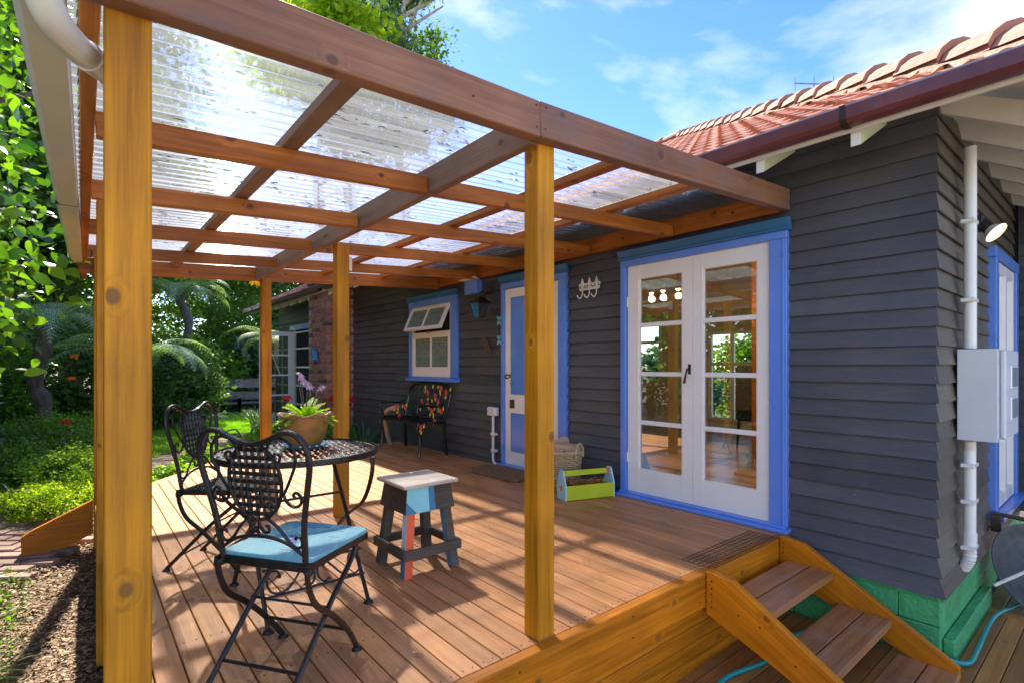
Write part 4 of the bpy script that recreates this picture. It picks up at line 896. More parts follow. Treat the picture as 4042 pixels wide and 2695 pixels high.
mb=MB(); rf=fr(1.843,.105); mb.add(rf+[(lx-.02,ly-.02,1.93),(lx+.02,ly-.02,1.93),(lx+.02,ly+.02,1.93),(lx-.02,ly+.02,1.93)],[(0,1,5,4),(1,2,6,5),(2,3,7,6),(3,0,4,7),(4,5,6,7),(3,2,1,0)]); mb.build('lantern_roof',M['black'],la,Matrix(),bevel=.002)
MB().tube(bez([(lx,ly,1.93),(lx,ly+.0,1.965),(lx+.05,ly+.01,1.985),(lx+.12,ly+.05,1.97),(WX-.02,4.88,2.0)]),.008,8).tube(bez([(lx+.01,ly,1.955),(lx+.05,ly+.02,1.94),(lx+.09,ly+.04,1.925),(lx+.12,ly+.05,1.94),(lx+.09,ly+.05,1.955)]),.005,6).build('scroll_arm',M['black'],la,Matrix(),smooth=True)
MB().box(WX-.025,WX-.002,4.85,4.94,1.97,2.06).build('wall_plate',M['black'],la,Matrix(),bevel=.01)
# butterfly tiles
def fly(z,mat,lab):
    r=root('flower_ornament',lab,'ornament',(WX-.01,4.685,z),0,'four petalled ornaments beside the door')
    mb=MB()
    for a in (PI/4,3*PI/4,-PI/4,-3*PI/4):
        c=Vector((0,math.cos(a),math.sin(a))); s=Vector((0,-math.sin(a),math.cos(a)))
        c=Vector((0,c.y*.75,c.z*1.1)); P=[Vector((0,0,0)),c*.03+s*.013,c*.055+s*.008,c*.066,c*.052-s*.012,c*.03-s*.012]
        n=len(P); mb.add([p+Vector((-.014,0,0)) for p in P]+[p for p in P],[tuple(range(n)),tuple(range(2*n-1,n-1,-1))]+[(i,i+n,(i+1)%n+n,(i+1)%n) for i in range(n)])
    mb.build('petals',mat,r)
fly(1.652,M['ltblueglaze'],'pale blue petalled ornament by the door, top one of three'); fly(1.538,M['purpleglaze'],'dark purple petalled ornament between the two pale blue ones'); fly(1.432,M['ltblueglaze'],'pale blue petalled ornament by the door, bottom one of three')
def carved():
    r=root('carved_leaf_ornament','brown carved leaf shaped wall plaque hung diagonally on the boards','plaque',(WX-.01,4.92,1.38))
    a=Vector((0,.085,.085)); b=Vector((0,-.085,-.10)); ax=(b-a).normalized(); s=Vector((0,-ax.z,ax.y)); mb=MB()
    prof=[(0,.01),(.12,.028),(.35,.042),(.6,.036),(.85,.018),(1,.003)]
    L1=[a+(b-a)*t+s*w for t,w in prof]; L2=[a+(b-a)*t-s*w for t,w in prof]
    mb.tube([p+Vector((-.012,0,0)) for p in L1],.006,6); mb.tube([p+Vector((-.012,0,0)) for p in L2],.006,6)
    for i in range(9):
        t=.08+i*.1; w=np.interp(t,[p[0] for p in prof],[p[1] for p in prof]); q=a+(b-a)*t; q2=a+(b-a)*min(1,t+.09)
        mb.tube([q+s*w+Vector((-.014,0,0)),q2-s*w*.9+Vector((-.014,0,0))],.005,5); mb.tube([q-s*w+Vector((-.014,0,0)),q2+s*w*.6+Vector((-.014,0,0))],.004,5)
    mb.tube([a+Vector((-.014,0,0)),b+Vector((-.014,0,0))],.006,6)
    mb.build('carving',M['rust'],r)
carved()
def hooks():
    r=root('hook_rack','cream cast iron rack of three fleur de lis hooks on dark boards','hook rack',(WX-.01,3.31,1.86)); x=-.012
    MB().box(x-.004,x+.004,-.125,.125,-.012,.006).build('bar',M['creamiron'],r,bevel=.002)
    for k in (-1,0,1):
        y=k*.088; mb=MB()
        for P in ([(0,-.01),(.012,.035),(.016,.06),(0,.105),(-.016,.06),(-.012,.035)],):
            n=len(P); mb.add([(x-.005,y+p,q) for p,q in P]+[(x+.005,y+p,q) for p,q in P],[tuple(range(n)),tuple(range(2*n-1,n-1,-1))]+[(i,i+n,(i+1)%n+n,(i+1)%n) for i in range(n)])
        for sg in (-1,1): mb.tube(bez([(x,y,.02),(x,y+sg*.02,.045),(x,y+sg*.036,.05),(x,y+sg*.04,.032),(x,y+sg*.03,.026)],4),.006,6); mb.tube(bez([(x,y,-.01),(x,y+sg*.018,.014),(x,y+sg*.032,.012),(x,y+sg*.034,.0)],4),.005,6)
        mb.build('fleur',M['creamiron'],r,smooth=True)
        MB().tube(bez([(x,y,-.01),(x-.005,y,-.05),(x-.02,y+.008,-.085),(x-.04,y+.02,-.075),(x-.045,y+.026,-.055)]),.006,7).build('hook',M['creamiron'],r,smooth=True)
hooks()
so_=root('wall_socket','white double power outlet on conduit left of the panelled door','power outlet',(WX,4.78,.58))
MB().box(WX-.065,WX-.005,4.70,4.86,.565,.665).build('outlet_box',M['pvc'],so_,Matrix(),bevel=.01); MB().box(WX-.071,WX-.065,4.80,4.84,.60,.645).box(WX-.071,WX-.065,4.73,4.77,.60,.645).build('socket_face',M['grease'],so_,Matrix(),bevel=.002)
MB().tube(bez([(WX-.035,4.775,.565),(WX-.035,4.775,.4),(WX-.035,4.775,.09),(WX-.03,4.765,.03),(WX-.01,4.745,.006)],5),.016,10).build('conduit',M['pvc'],so_,Matrix(),smooth=True)
for z in (.15,.34): MB().box(WX-.055,WX-.005,4.72,4.80,z,z+.03).build('saddle_clip',M['pvc'],so_,Matrix(),bevel=.003)
# side wall: downpipe conduit, meter box, lamp, tap
dp=root('white_conduit','tall white pipe running down the side wall through the meter box','pipe',(4.18,.66,-.1))
MB().tube([(4.205,.665,2.47),(4.205,.665,1.24)],.032,14).build('upper_pipe',M['pvc'],dp,Matrix(),smooth=True); MB().tube([(4.19,.665,.68),(4.20,.665,.62)],.03,12).build('ribbed_sleeve',M['cream'],dp,Matrix(),smooth=True)
MB().tube([(4.19,.665,.62),(4.19,.665,.10)],.031,14).build('lower_pipe',M['pvc'],dp,Matrix(),smooth=True); MB().tube([(4.19,.665,.12),(4.19,.665,.04)],.036,14).build('pipe_socket',M['pvc'],dp,Matrix(),smooth=True)
mb=MB(); P=bez([(4.19,.665,.04),(4.19,.665,-.03),(4.20,.68,-.075),(4.215,.70,-.115)],6); mb.tube(P,[.031+.003*(i%2) for i in range(len(P))],14); mb.build('flexible_elbow',M['pvc'],dp,Matrix())
for z in (2.0,1.52,.52,.30,.02): MB().box(4.13,4.25,.632,.70,z,z+.022).build('saddle_clip',M['pvc'],dp,Matrix(),bevel=.003)
mbx=root('meter_box','pale grey electricity meter box with two small windows on side wall','meter box',(4.4,.6,.68))
MB().box(4.13,4.155,.53,.715,.685,1.235).build('side_panel',M['grease'],mbx,Matrix(),bevel=.003)
MB().box(4.157,4.78,.545,.714,.69,1.23).build('cabinet',M['grease'],mbx,Matrix(),bevel=.004)
MB().box(4.30,4.79,.515,.543,.69,1.232).build('cabinet_door',M['grease'],mbx,Matrix(),bevel=.008)
for z in (.99,.795): 
    MB().box(4.43,4.67,.505,.516,z,z+.15).build('window_bezel',M['white'],mbx,Matrix(),bevel=.01); MB().box(4.45,4.65,.502,.5045,z+.015,z+.135).build('window_pane',M['lead'],mbx,Matrix(),bevel=0)
for z in (1.14,.74): MB().box(4.17,4.22,.538,.546,z,z+.025).build('hinge',M['dark'],mbx,Matrix())
wl=root('wall_lamp','lit black cone floodlight with glowing face high on the side wall','wall lamp',(4.6,.7,2.0))
a=Vector((4.61,.685,2.085)); b=Vector((4.585,.60,2.0)); dd=(b-a).normalized(); mm,_=axes(a,b)
MB().tube([(0,0,0),(.085,0,0)],[.034,.038],16).build('lamp_body',M['black_rubber'],wl,mm,smooth=True)
MB().tube([(.08,0,0),(.09,0,0),(.125,0,0),(.13,0,0)],[.036,.04,.068,.068],18,cap=False).build('lamp_shade',M['creamiron'],wl,mm,smooth=True); MB().tube([(.122,0,0),(.125,0,0)],[.064,.064],18).build('lamp_face',M['lampface'],wl,mm)
MB().box(4.57,4.67,.66,.70,2.03,2.13).build('wall_plate',M['black_rubber'],wl,Matrix(),bevel=.006)
tp=root('garden_tap','old brass garden tap with orange and white hose connector','tap',(5.3,.6,.0))
MB().tube([(5.25,.70,.04),(5.22,.52,.035),(5.20,.46,.03)],[.014,.016,.013],10).tube([(5.22,.52,.035),(5.22,.52,-.02)],.014,10).build('tap_body',M['galv'],tp,Matrix(),smooth=True); MB().tube([(5.17,.50,.07),(5.27,.50,.07)],.007,6).tube([(5.22,.50,.04),(5.22,.50,.07)],.007,6).build('tap_handle',M['galv'],tp,Matrix())
MB().tube([(5.22,.52,-.02),(5.21,.52,-.045)],.022,12).build('connector_collar',M['white'],tp,Matrix(),smooth=True); MB().tube([(5.21,.52,-.045),(5.20,.52,-.10)],[.024,.022],12).build('connector_grip',M['orange'],tp,Matrix(),smooth=True); MB().tube([(5.20,.52,-.10),(5.19,.52,-.13)],.024,12).build('connector_nut',M['white'],tp,Matrix(),smooth=True)
MB().box(5.13,5.18,.645,.70,-.07,.05).build('wooden_block',M['rustic'],tp,Matrix(),bevel=.004)
def hose():
    P=bez([(5.19,.52,-.13),(5.16,.50,-.25),(5.05,.50,-.46),(4.9,.55,-.503),(4.68,.60,-.503),(4.4,.61,-.50),(4.0,.60,-.505),(3.76,.60,-.495),(3.69,.67,-.485),(3.66,.78,-.46),(3.655,.95,-.30),(3.64,1.05,-.28),(3.62,1.15,-.42),(3.6,1.25,-.5),(3.3,1.36,-.506),(2.95,1.33,-.506),(2.55,1.39,-.506),(2.1,1.2,-.506)],8)
    P=[p for p in P]
    mb=MB(); mb.tube(P,.0125,10); mb.build('garden_hose',M['hose'],None,Matrix(),smooth=True,label='teal braided garden hose lying along the green plinth and under the steps',cat='hose')
hose()
def bigdish():
    r=root('metal_dish','large round dark grey dish with a pale arm leaning on lower deck','dish',(4.85,.42,-.5))
    c=Vector((5.02,.42,-.25)); nrm=Vector((-.55,-.62,.42)).normalized(); m=nrm.to_track_quat('Z','Y').to_matrix().to_4x4(); m.translation=c
    MB().lathe([(0,-.075),(.1,-.07),(.2,-.05),(.27,-.022),(.30,0),(.312,.002),(.312,-.006),(.28,-.03),(.2,-.058),(.1,-.078),(0,-.083)],seg=40).build('bowl',M['dish'],r,m,smooth=True)
    MB().tube([(-.40,-.10,.05),(-.1,.02,.10),(.12,.05,.12)],.011,8).build('arm',M['creamiron'],r,m,smooth=True); MB().box(-.03,.03,-.03,.03,-.07,-.03).build('mount',M['dark'],r,m)
bigdish()
fi=root('fish_plaque','cobalt blue ceramic fish plaque on the brick chimney','plaque',(3.24,9.35,1.35))
mb=MB(); P=[(.17,.0),(.14,.09),(.04,.14),(-.06,.10),(-.09,.04),(-.17,-.12),(-.12,-.13),(-.07,-.12),(-.03,-.13),(.06,-.13),(.13,-.08)]; n=len(P)
mb.add([(-.02,p,q) for p,q in P]+[(0,p,q) for p,q in P],[tuple(range(n)),tuple(range(2*n-1,n-1,-1))]+[(i,i+n,(i+1)%n+n,(i+1)%n) for i in range(n)]); mb.build('fish_body',M['fishblue'],fi,bevel=.006)
for k in range(5): MB().tube([(-.024,.11-.05*k,.09-.01*k),(-.024,.09-.05*k,-.10)],.004,5).build('fin_ridge',M['ltblueglaze'],fi)
# ================================================================ CHAIRS
def make_chair(label,loc,rz,blue):
    r=root('folding_chair',label,'chair',loc,rz,'folding iron garden chairs'); mt=M['ironblack']
    bx=lambda z:-.19-.06*(z-.47)/.43
    def B(l,z): return (bx(z),l,z)
    def T(name,pts,rad,seg=7,sm=True,mat=None,n=5,flat=1): MB().tube(bez(pts,n),rad,seg,flat=flat).build(name,mat or mt,r,smooth=sm)
    T('back_frame',[B(.172,.44),B(.178,.50),B(.185,.60),B(.21,.72),B(.226,.80),B(.218,.865),B(.18,.905),B(.13,.908),B(.07,.882),B(0,.866),B(-.07,.882),B(-.13,.908),B(-.18,.905),B(-.218,.865),B(-.226,.80),B(-.21,.72),B(-.185,.60),B(-.178,.50),B(-.172,.44)],.0105,8)
    oc=.735; oh=.135; ow=.108
    MB().tube([B(ow*math.cos(a),oc+oh*math.sin(a)) for a in [2*PI*k/28 for k in range(29)]],.0065,7).build('oval_rim',mt,r,smooth=True)
    mb=MB()
    for k in range(-3,4):
        l=k*.028; hh=oh*math.sqrt(max(0,1-(l/ow)**2))
        zs=np.linspace(oc-hh,oc+hh,14); pts=[(bx(z)+.0045*math.sin(i*PI+ (k%2)*PI),l,z) for i,z in enumerate(zs)]
        mb.tube([Vector(p) for p in pts],.0085,4,flat=.75)
    for k in range(-4,5):
        z=oc+k*.028; ww=ow*math.sqrt(max(0,1-((z-oc)/oh)**2)); mb.tube([(bx(z)+.0005,-ww,z),(bx(z)-.0035,0,z),(bx(z)+.0005,ww,z)],.0075,4)
    mb.build('back_lattice',mt,r)
    for s in (-1,1):
        T('scroll',[B(s*.095,.818),B(s*.088,.828),B(s*.098,.838),B(s*.112,.828),B(s*.105,.808),B(s*.085,.81),B(s*.066,.835),B(s*.068,.865),B(s*.10,.888),B(s*.14,.885),B(s*.168,.855),B(s*.172,.81),B(s*.15,.76),B(s*.125,.715),B(s*.108,.69)],.0055,6)
        T('scroll',[B(s*.112,.70),B(s*.122,.672),B(s*.148,.655),B(s*.176,.665),B(s*.182,.69),B(s*.166,.706),B(s*.152,.698),B(s*.158,.686)],.0055,6)
        T('scroll',[B(0,.60),B(s*.03,.605),B(s*.06,.59),B(s*.09,.56),B(s*.12,.525),B(s*.15,.51),B(s*.168,.522),B(s*.165,.545),B(s*.15,.55),B(s*.143,.54)],.0055,6)
        T('scroll',[B(0,.60),B(s*.004,.575),B(s*.02,.555),B(s*.038,.56),B(s*.038,.578),B(s*.027,.578)],.0055,6)
    T('lower_arch',[B(.178,.48),B(.1,.525),B(0,.54),B(-.1,.525),B(-.178,.48)],.0065,6)
    # seat frame
    mb=MB(); mb.box(-.18,.18,-.185,-.172,.425,.452).box(-.18,.18,.172,.185,.425,.452).box(-.193,-.18,-.185,.185,.425,.452).box(.18,.193,-.185,.185,.425,.452); mb.build('seat_frame',mt,r,bevel=.002)
    if blue:
        MB().prism([(-.185,-.17),(-.185,.17),(-.17,.19),(.17,.192),(.197,.165),(.197,-.165),(.17,-.192),(-.17,-.19)],.453,.468,'z').build('seat_board',M['seatblue'],r,bevel=.003,label='pale blue painted wooden seat')
        mb=MB()
        for (cx,cy,ln) in ((.12,-.08,.07),(.05,-.12,.05),(.13,.05,.06),(-.06,.1,.05),(-.12,-.04,.06),(.15,-.02,.03),(.02,.13,.04)): mb.box(cx-.0008,cx+.0008,cy-ln/2,cy+ln/2,.4682,.4686)
        mb.build('paint_crack',M['dark'],r)
        P=[(-.035,.0),(.0,.022),(.045,.035),(.03,.0),(.0,-.02),(-.03,-.03)]; MB().prism([(x*1.0-.02,y*1.25+.01) for x,y in P],.4684,.4694,'z').build('painted_fish',M['navy'],r)
    else:
        mb=MB()
        for k in range(15):
            o=-.168+k*.024; mb.box(-.18,.18,o-.0075,o+.0075,.449,.452); mb.box(o-.0075,o+.0075,-.18,.18,.452,.455)
        mb.build('seat_lattice',mt,r)
    for s in (-1,1):
        l=s*.188
        MB().tube(bez([(-.20,l,.455),(-.19,l,.38),(-.15,l,.30),(-.06,l,.225),(.035,l,.13),(.125,l*.93,.012)],6),.0125,6,flat=.45).build('leg',mt,r,smooth=True)
        l2=s*.165
        MB().tube(bez([(.135,l2,.43),(.10,l2,.37),(-.045,l2,.245),(-.28,l2,.012)],5),.0105,7).build('leg',mt,r,smooth=True)
        for (x,y) in ((.125,l*.93),(-.28,l2)): MB().lathe([(0,.014),(.012,.014),(.019,.006),(.021,0),(0,0)],(x,y,0),12).build('foot',mt,r,smooth=True)
        MB().tube([(-.185,s*.175,.43),(-.20,s*.20,.43)],.014,8).build('pivot',mt,r)
    MB().tube([(.045,-.186,.12),(.045,.186,.12)],.0065,7).build('stretcher',mt,r,smooth=True); MB().tube([(-.205,-.165,.085),(-.205,.165,.085)],.0065,7).build('stretcher',mt,r,smooth=True)
    MB().tube([(-.05,-.175,.245),(-.05,.175,.245)],.005,6).build('stretcher',mt,r); T('seat_bracket',[(.0,-.12,.425),(.0,-.12,.39),(.03,0,.38),(.0,.12,.39),(.0,.12,.425)],.005,6)
    return r
make_chair('folding iron garden chair with pale blue painted seat, nearest the camera',(.655,2.075,.0),math.atan2(.565,.825),True)
make_chair('folding black iron chair with woven metal seat beyond the blue seated one',(.695,3.385,.0),math.atan2(-.66,.75),False)
# ================================================================ TABLE
def table():
    r=root('round_table','round black iron garden table with woven lattice top','table',(.845,2.68,0)); mt=M['ironblack']; R_=.382
    MB().lathe([(R_-.012,.694),(R_,.694),(R_+.002,.706),(R_,.722),(R_-.010,.724),(R_-.014,.716)],seg=64).build('table_rim',mt,r,smooth=True)
    mb=MB()
    for d_ in range(2):
        k=-17
        while k<=17:
            o=k*.0215; hh=math.sqrt(max(0,(R_-.008)**2-o*o)); k+=1
            if hh<.02: continue
            nseg=max(2,int(hh*2/.0215)); pts=[]
            for i in range(nseg+1):
                t=-hh+2*hh*i/nseg; z=.715+.0028*(1 if (int(round(t/.0215))+k+d_)%2 else -1)
                p=(t,o) if d_==0 else (o,t); a=math.radians(38); pts.append((p[0]*math.cos(a)-p[1]*math.sin(a),p[0]*math.sin(a)+p[1]*math.cos(a),z))
            # flat strip
            V=[];Fc=[]
            for i,p in enumerate(pts):
                q=pts[min(i+1,len(pts)-1)];q0=pts[max(i-1,0)]; dx,dy=q[0]-q0[0],q[1]-q0[1]; ln=math.hypot(dx,dy) or 1; nx,ny=-dy/ln*.0068,dx/ln*.0068
                V+=[(p[0]+nx,p[1]+ny,p[2]),(p[0]-nx,p[1]-ny,p[2])]
                if i: Fc.append((2*i-2,2*i-1,2*i+1,2*i))
            mb.add(V,Fc)
    mb.build('table_top_lattice',mt,r)
    for s in (-1,1):
        x=s*.225
        MB().tube(bez([(x*.85,-.20,.69),(x*.9,-.13,.58),(x,-.02,.36),(x,.16,.14) if False else (x,.08,.22),(x*1.0,.315,.012)],6),.0105,7).build('leg',mt,r,smooth=True) if False else None
        MB().tube(bez([(x*.92,.135,.695),(x*.95,.09,.60),(x,-.02,.42),(x,-.16,.22),(x*1.0,-.315,.012)],6),.0095,7).build('leg',mt,r,smooth=True)
        MB().tube(bez([(x*1.1,-.315,.695),(x*1.1,-.30,.60),(x*1.1,-.20,.46),(x*1.05,.0,.34),(x*1.0,.16,.20),(x*1.0,.315,.012)],6),.0115,7,flat=.6).build('leg',mt,r,smooth=True)
        for y in (-.315,.315): MB().lathe([(0,.016),(.012,.016),(.022,.006),(.024,0),(0,0)],(x,y,0),12).build('foot',mt,r,smooth=True)
    MB().tube([(-.235,.02,.47),(.235,.02,.47)],.0065,7).build('stretcher',mt,r,smooth=True)
    for y,sg in ((-.27,1),(.27,-1)):
        y1=y; MB().tube([(-.225,y1*1.0,.13),(.225,y1*1.0,.13)],.006,7).build('lower_rail',mt,r,smooth=True); MB().tube([(-.225,y1*.82,.235),(.225,y1*.82,.235)],.006,7).build('upper_rail',mt,r,smooth=True)
        for s in (-1,1):
            C=lambda u,v:(s*u,y1*(1-.18*(v-.13)/.105),v)
            MB().tube(bez([C(.17,.205),C(.155,.195),C(.165,.222),C(.195,.222),C(.212,.19),C(.20,.15),C(.165,.138),C(.12,.15),C(.07,.20),C(.04,.225),C(.012,.205),C(.008,.165),C(.03,.14),C(.06,.148)],4),.005,6).build('scroll',mt,r,smooth=True)
table()
# pot, saucer, plant
pc=(.885,2.70)
sc_=root('saucer','blue enamel saucer with checked rim under the flower pot','saucer',(*pc,.7215)); MB().lathe([(0,.0),(.08,.0),(.105,.012),(.112,.020),(.108,.021),(.098,.013),(.075,.005),(0,.005)],seg=36).build('dish',M['teal'],sc_,smooth=True)
mb=MB()
for k in range(0,36,2):
    a=2*PI*k/36; mb.box(-.004,.004,-.005,.005,-.003,.003); n=len(mb.v)-8; mb.v[n:]=[((.1075+v[0])*math.cos(a)-v[1]*math.sin(a),(.1075+v[0])*math.sin(a)+v[1]*math.cos(a),.019+v[2]) for v in mb.v[n:]]
mb.build('rim_check',M['white'],sc_)
fp=root('flower_pot','mossy terracotta flower pot with wavy rim on the iron table','pot',(*pc,.727))
wv=lambda a,r_,z:((.006*math.sin(8*a)),(.005*math.sin(8*a+1))) if z>.148 else (0,0)
MB().lathe([(0,0),(.068,0),(.075,.01),(.098,.06),(.108,.11),(.112,.148),(.102,.148),(.09,.10),(0,.10)],seg=48).build('pot_body',M['terra'],fp,smooth=True)
MB().lathe([(.110,.149),(.118,.156),(.131,.163),(.129,.168),(.112,.162),(.103,.150)],seg=64,wave=wv).build('wavy_rim',M['terrarim'],fp,smooth=True)
MB().lathe([(.0,.140),(.1035,.140)],seg=24).build('soil',M['soil'],fp)
def primula():
    r=root('primula','primula with bright green leaves and purple flowers growing in the pot','plant',(*pc,.865)); mb=MB()
    for k in range(26):
        a=k*2.4+random.uniform(-.2,.2); L_=random.uniform(.09,.165); up=random.uniform(.25,1.1); w=random.uniform(.022,.034); n=7
        V=[]
        for i in range(n):
            t=i/(n-1); rr=.012+L_*t*math.cos(up*(1-.5*t)); z=L_*(math.sin(up)*t-.55*t*t*(.9 if up<.7 else .5)); ww=w*math.sin(PI*min(1,(.12+.82*t)))**.7*(.5+.6*t)
            wavy=.004*math.sin(9*t+k)
            for s,h in ((-1,.008),(0,0),(1,.008)): V.append((rr*math.cos(a)-s*ww*math.sin(a),rr*math.sin(a)+s*ww*math.cos(a),z+h+wavy*s))
        mb.add(V,[(i*3+q,i*3+q+1,i*3+q+4,i*3+q+3) for i in range(n-1) for q in range(2)])
    mb.build('leaf',M['prim'],r,smooth=True,kind='stuff')
    for (x,y,z,nf) in ((-.035,.02,.21,5),(.0,-.03,.17,3),(.055,-.04,.15,4),(-.01,.04,.19,3)):
        MB().tube(bez([(x*.2,y*.2,0),(x*.5,y*.5,z*.5),(x,y,z)]),.003,6).build('stem',M['rust'],r,smooth=True)
        for q in range(nf):
            c=Vector((x+random.gauss(0,.016),y+random.gauss(0,.016),z+random.uniform(-.01,.02))); nrm=(c-Vector((x,y,z))+Vector((-.02,-.03,.02))).normalized(); m=nrm.to_track_quat('Z','Y').to_matrix().to_4x4(); m.translation=WM[r]@c
            fm=MB()
            for p in range(5): a=2*PI*p/5; fm.add([(0,0,0),(.011*math.cos(a-.5),.011*math.sin(a-.5),.002),(.018*math.cos(a),.018*math.sin(a),.0),(.011*math.cos(a+.5),.011*math.sin(a+.5),.002)],[(0,1,2,3)])
            f=fm.build('flower',M['purple'],r,m); MB().lathe([(0,.003),(.005,.002),(.0055,0)],seg=8).build('flower_eye',M['yellow'],f,m)
primula()
# ================================================================ STOOL
def stool():
    r=root('painted_stool','rustic timber stool with patches of cyan, blue and orange paint','stool',(1.50,2.66,0)); 
    MB().box(-.172,.172,-.168,.168,.474,.494).build('seat',M['stooltop'],r,bevel=.004)
    t=.137;b=.155;zt=.473;zb=.335
    def P(x,y,z): k=t+(b-t)*(zt-z)/(zt-zb); return (x*k,y*k,z)
    mb=MB(); # apron walls: materials 0 rustic,1 cyan,2 midblue
    mb.add([P(-1,-1,zb),P(-1,1,zb),P(-1,1,zt),P(-1,-1,zt)],[(0,3,2,1)],0)
    mb.add([P(1,-1,zb),P(1,1,zb),P(1,1,zt),P(1,-1,zt)],[(0,1,2,3)],0); mb.add([P(-1,1,zb),P(1,1,zb),P(1,1,zt),P(-1,1,zt)],[(0,3,2,1)],0)
    def Fp(u,z): return P(-1+2*u,-1,z)
    zc=.40
    mb.add([Fp(0,zc),Fp(.22,zb),Fp(.47,zb),Fp(.47,zt),Fp(0,zt)],[(0,1,2,3,4)],1); mb.add([Fp(0,zb),Fp(.22,zb),Fp(0,zc)],[(0,1,2)],2)
    mb.add([Fp(.47,zb),Fp(.60,zb),Fp(.60,zt),Fp(.47,zt)],[(0,1,2,3)],2); mb.add([Fp(.60,zb),Fp(1,zb),Fp(1,zt),Fp(.60,zt)],[(0,1,2,3)],0)
    mb.build('apron',[M['rustic'],M['cyan'],M['midblue']],r)
    for sx in (-1,1):
        for sy in (-1,1):
            a=Vector((sx*.100,sy*.100,.47)); c=Vector((sx*.15,sy*.15,0)); h=.024
            def ring(p): return [(p.x-h,p.y-h,p.z),(p.x+h,p.y-h,p.z),(p.x+h,p.y+h,p.z),(p.x-h,p.y+h,p.z)]
            near=(sx==-1 and sy==-1); m3=[M['rustic'],M['orange'] if near else M['rustic'],M['ltblue'] if near else (M['midblue'] if sx==1 and sy==-1 else M['rustic']),M['midblue']]
            mb=MB(); p1=c+(a-c)*.0; p2=c+(a-c)*.22; 
            A,B_,C_=ring(c),ring(p2),ring(a)
            mb.add(A+B_+C_,[(3,2,1,0),(4,5,9,8),(5,6,10,9),(6,7,11,10),(7,4,8,11),(0,1,5,4),(1,2,6,5),(2,3,7,6),(3,0,4,7)])
            mb.mi=[0,1,0,0,2,1,3 if sx==1 else 0,0,3 if near else 2]; mb.build('leg',m3,r,bevel=0)
    z0,z1=.098,.150; q=.172
    MB().box(-q-.012,q+.012,-q-.014,-q+.008,z0,z1).build('lower_rail',M['rustic'],r,bevel=.004); MB().box(-q-.012,q+.012,q-.008,q+.014,z0,z1).build('lower_rail',M['rustic'],r,bevel=.004)
    MB().box(-q-.014,-q+.008,-q+.01,q-.01,z0+.004,z1+.004).build('lower_rail',M['rustic'],r,bevel=.004); MB().box(q-.008,q+.014,-q+.01,q-.01,z0,z1).build('lower_rail',M['rustic'],r,bevel=.004)
stool()
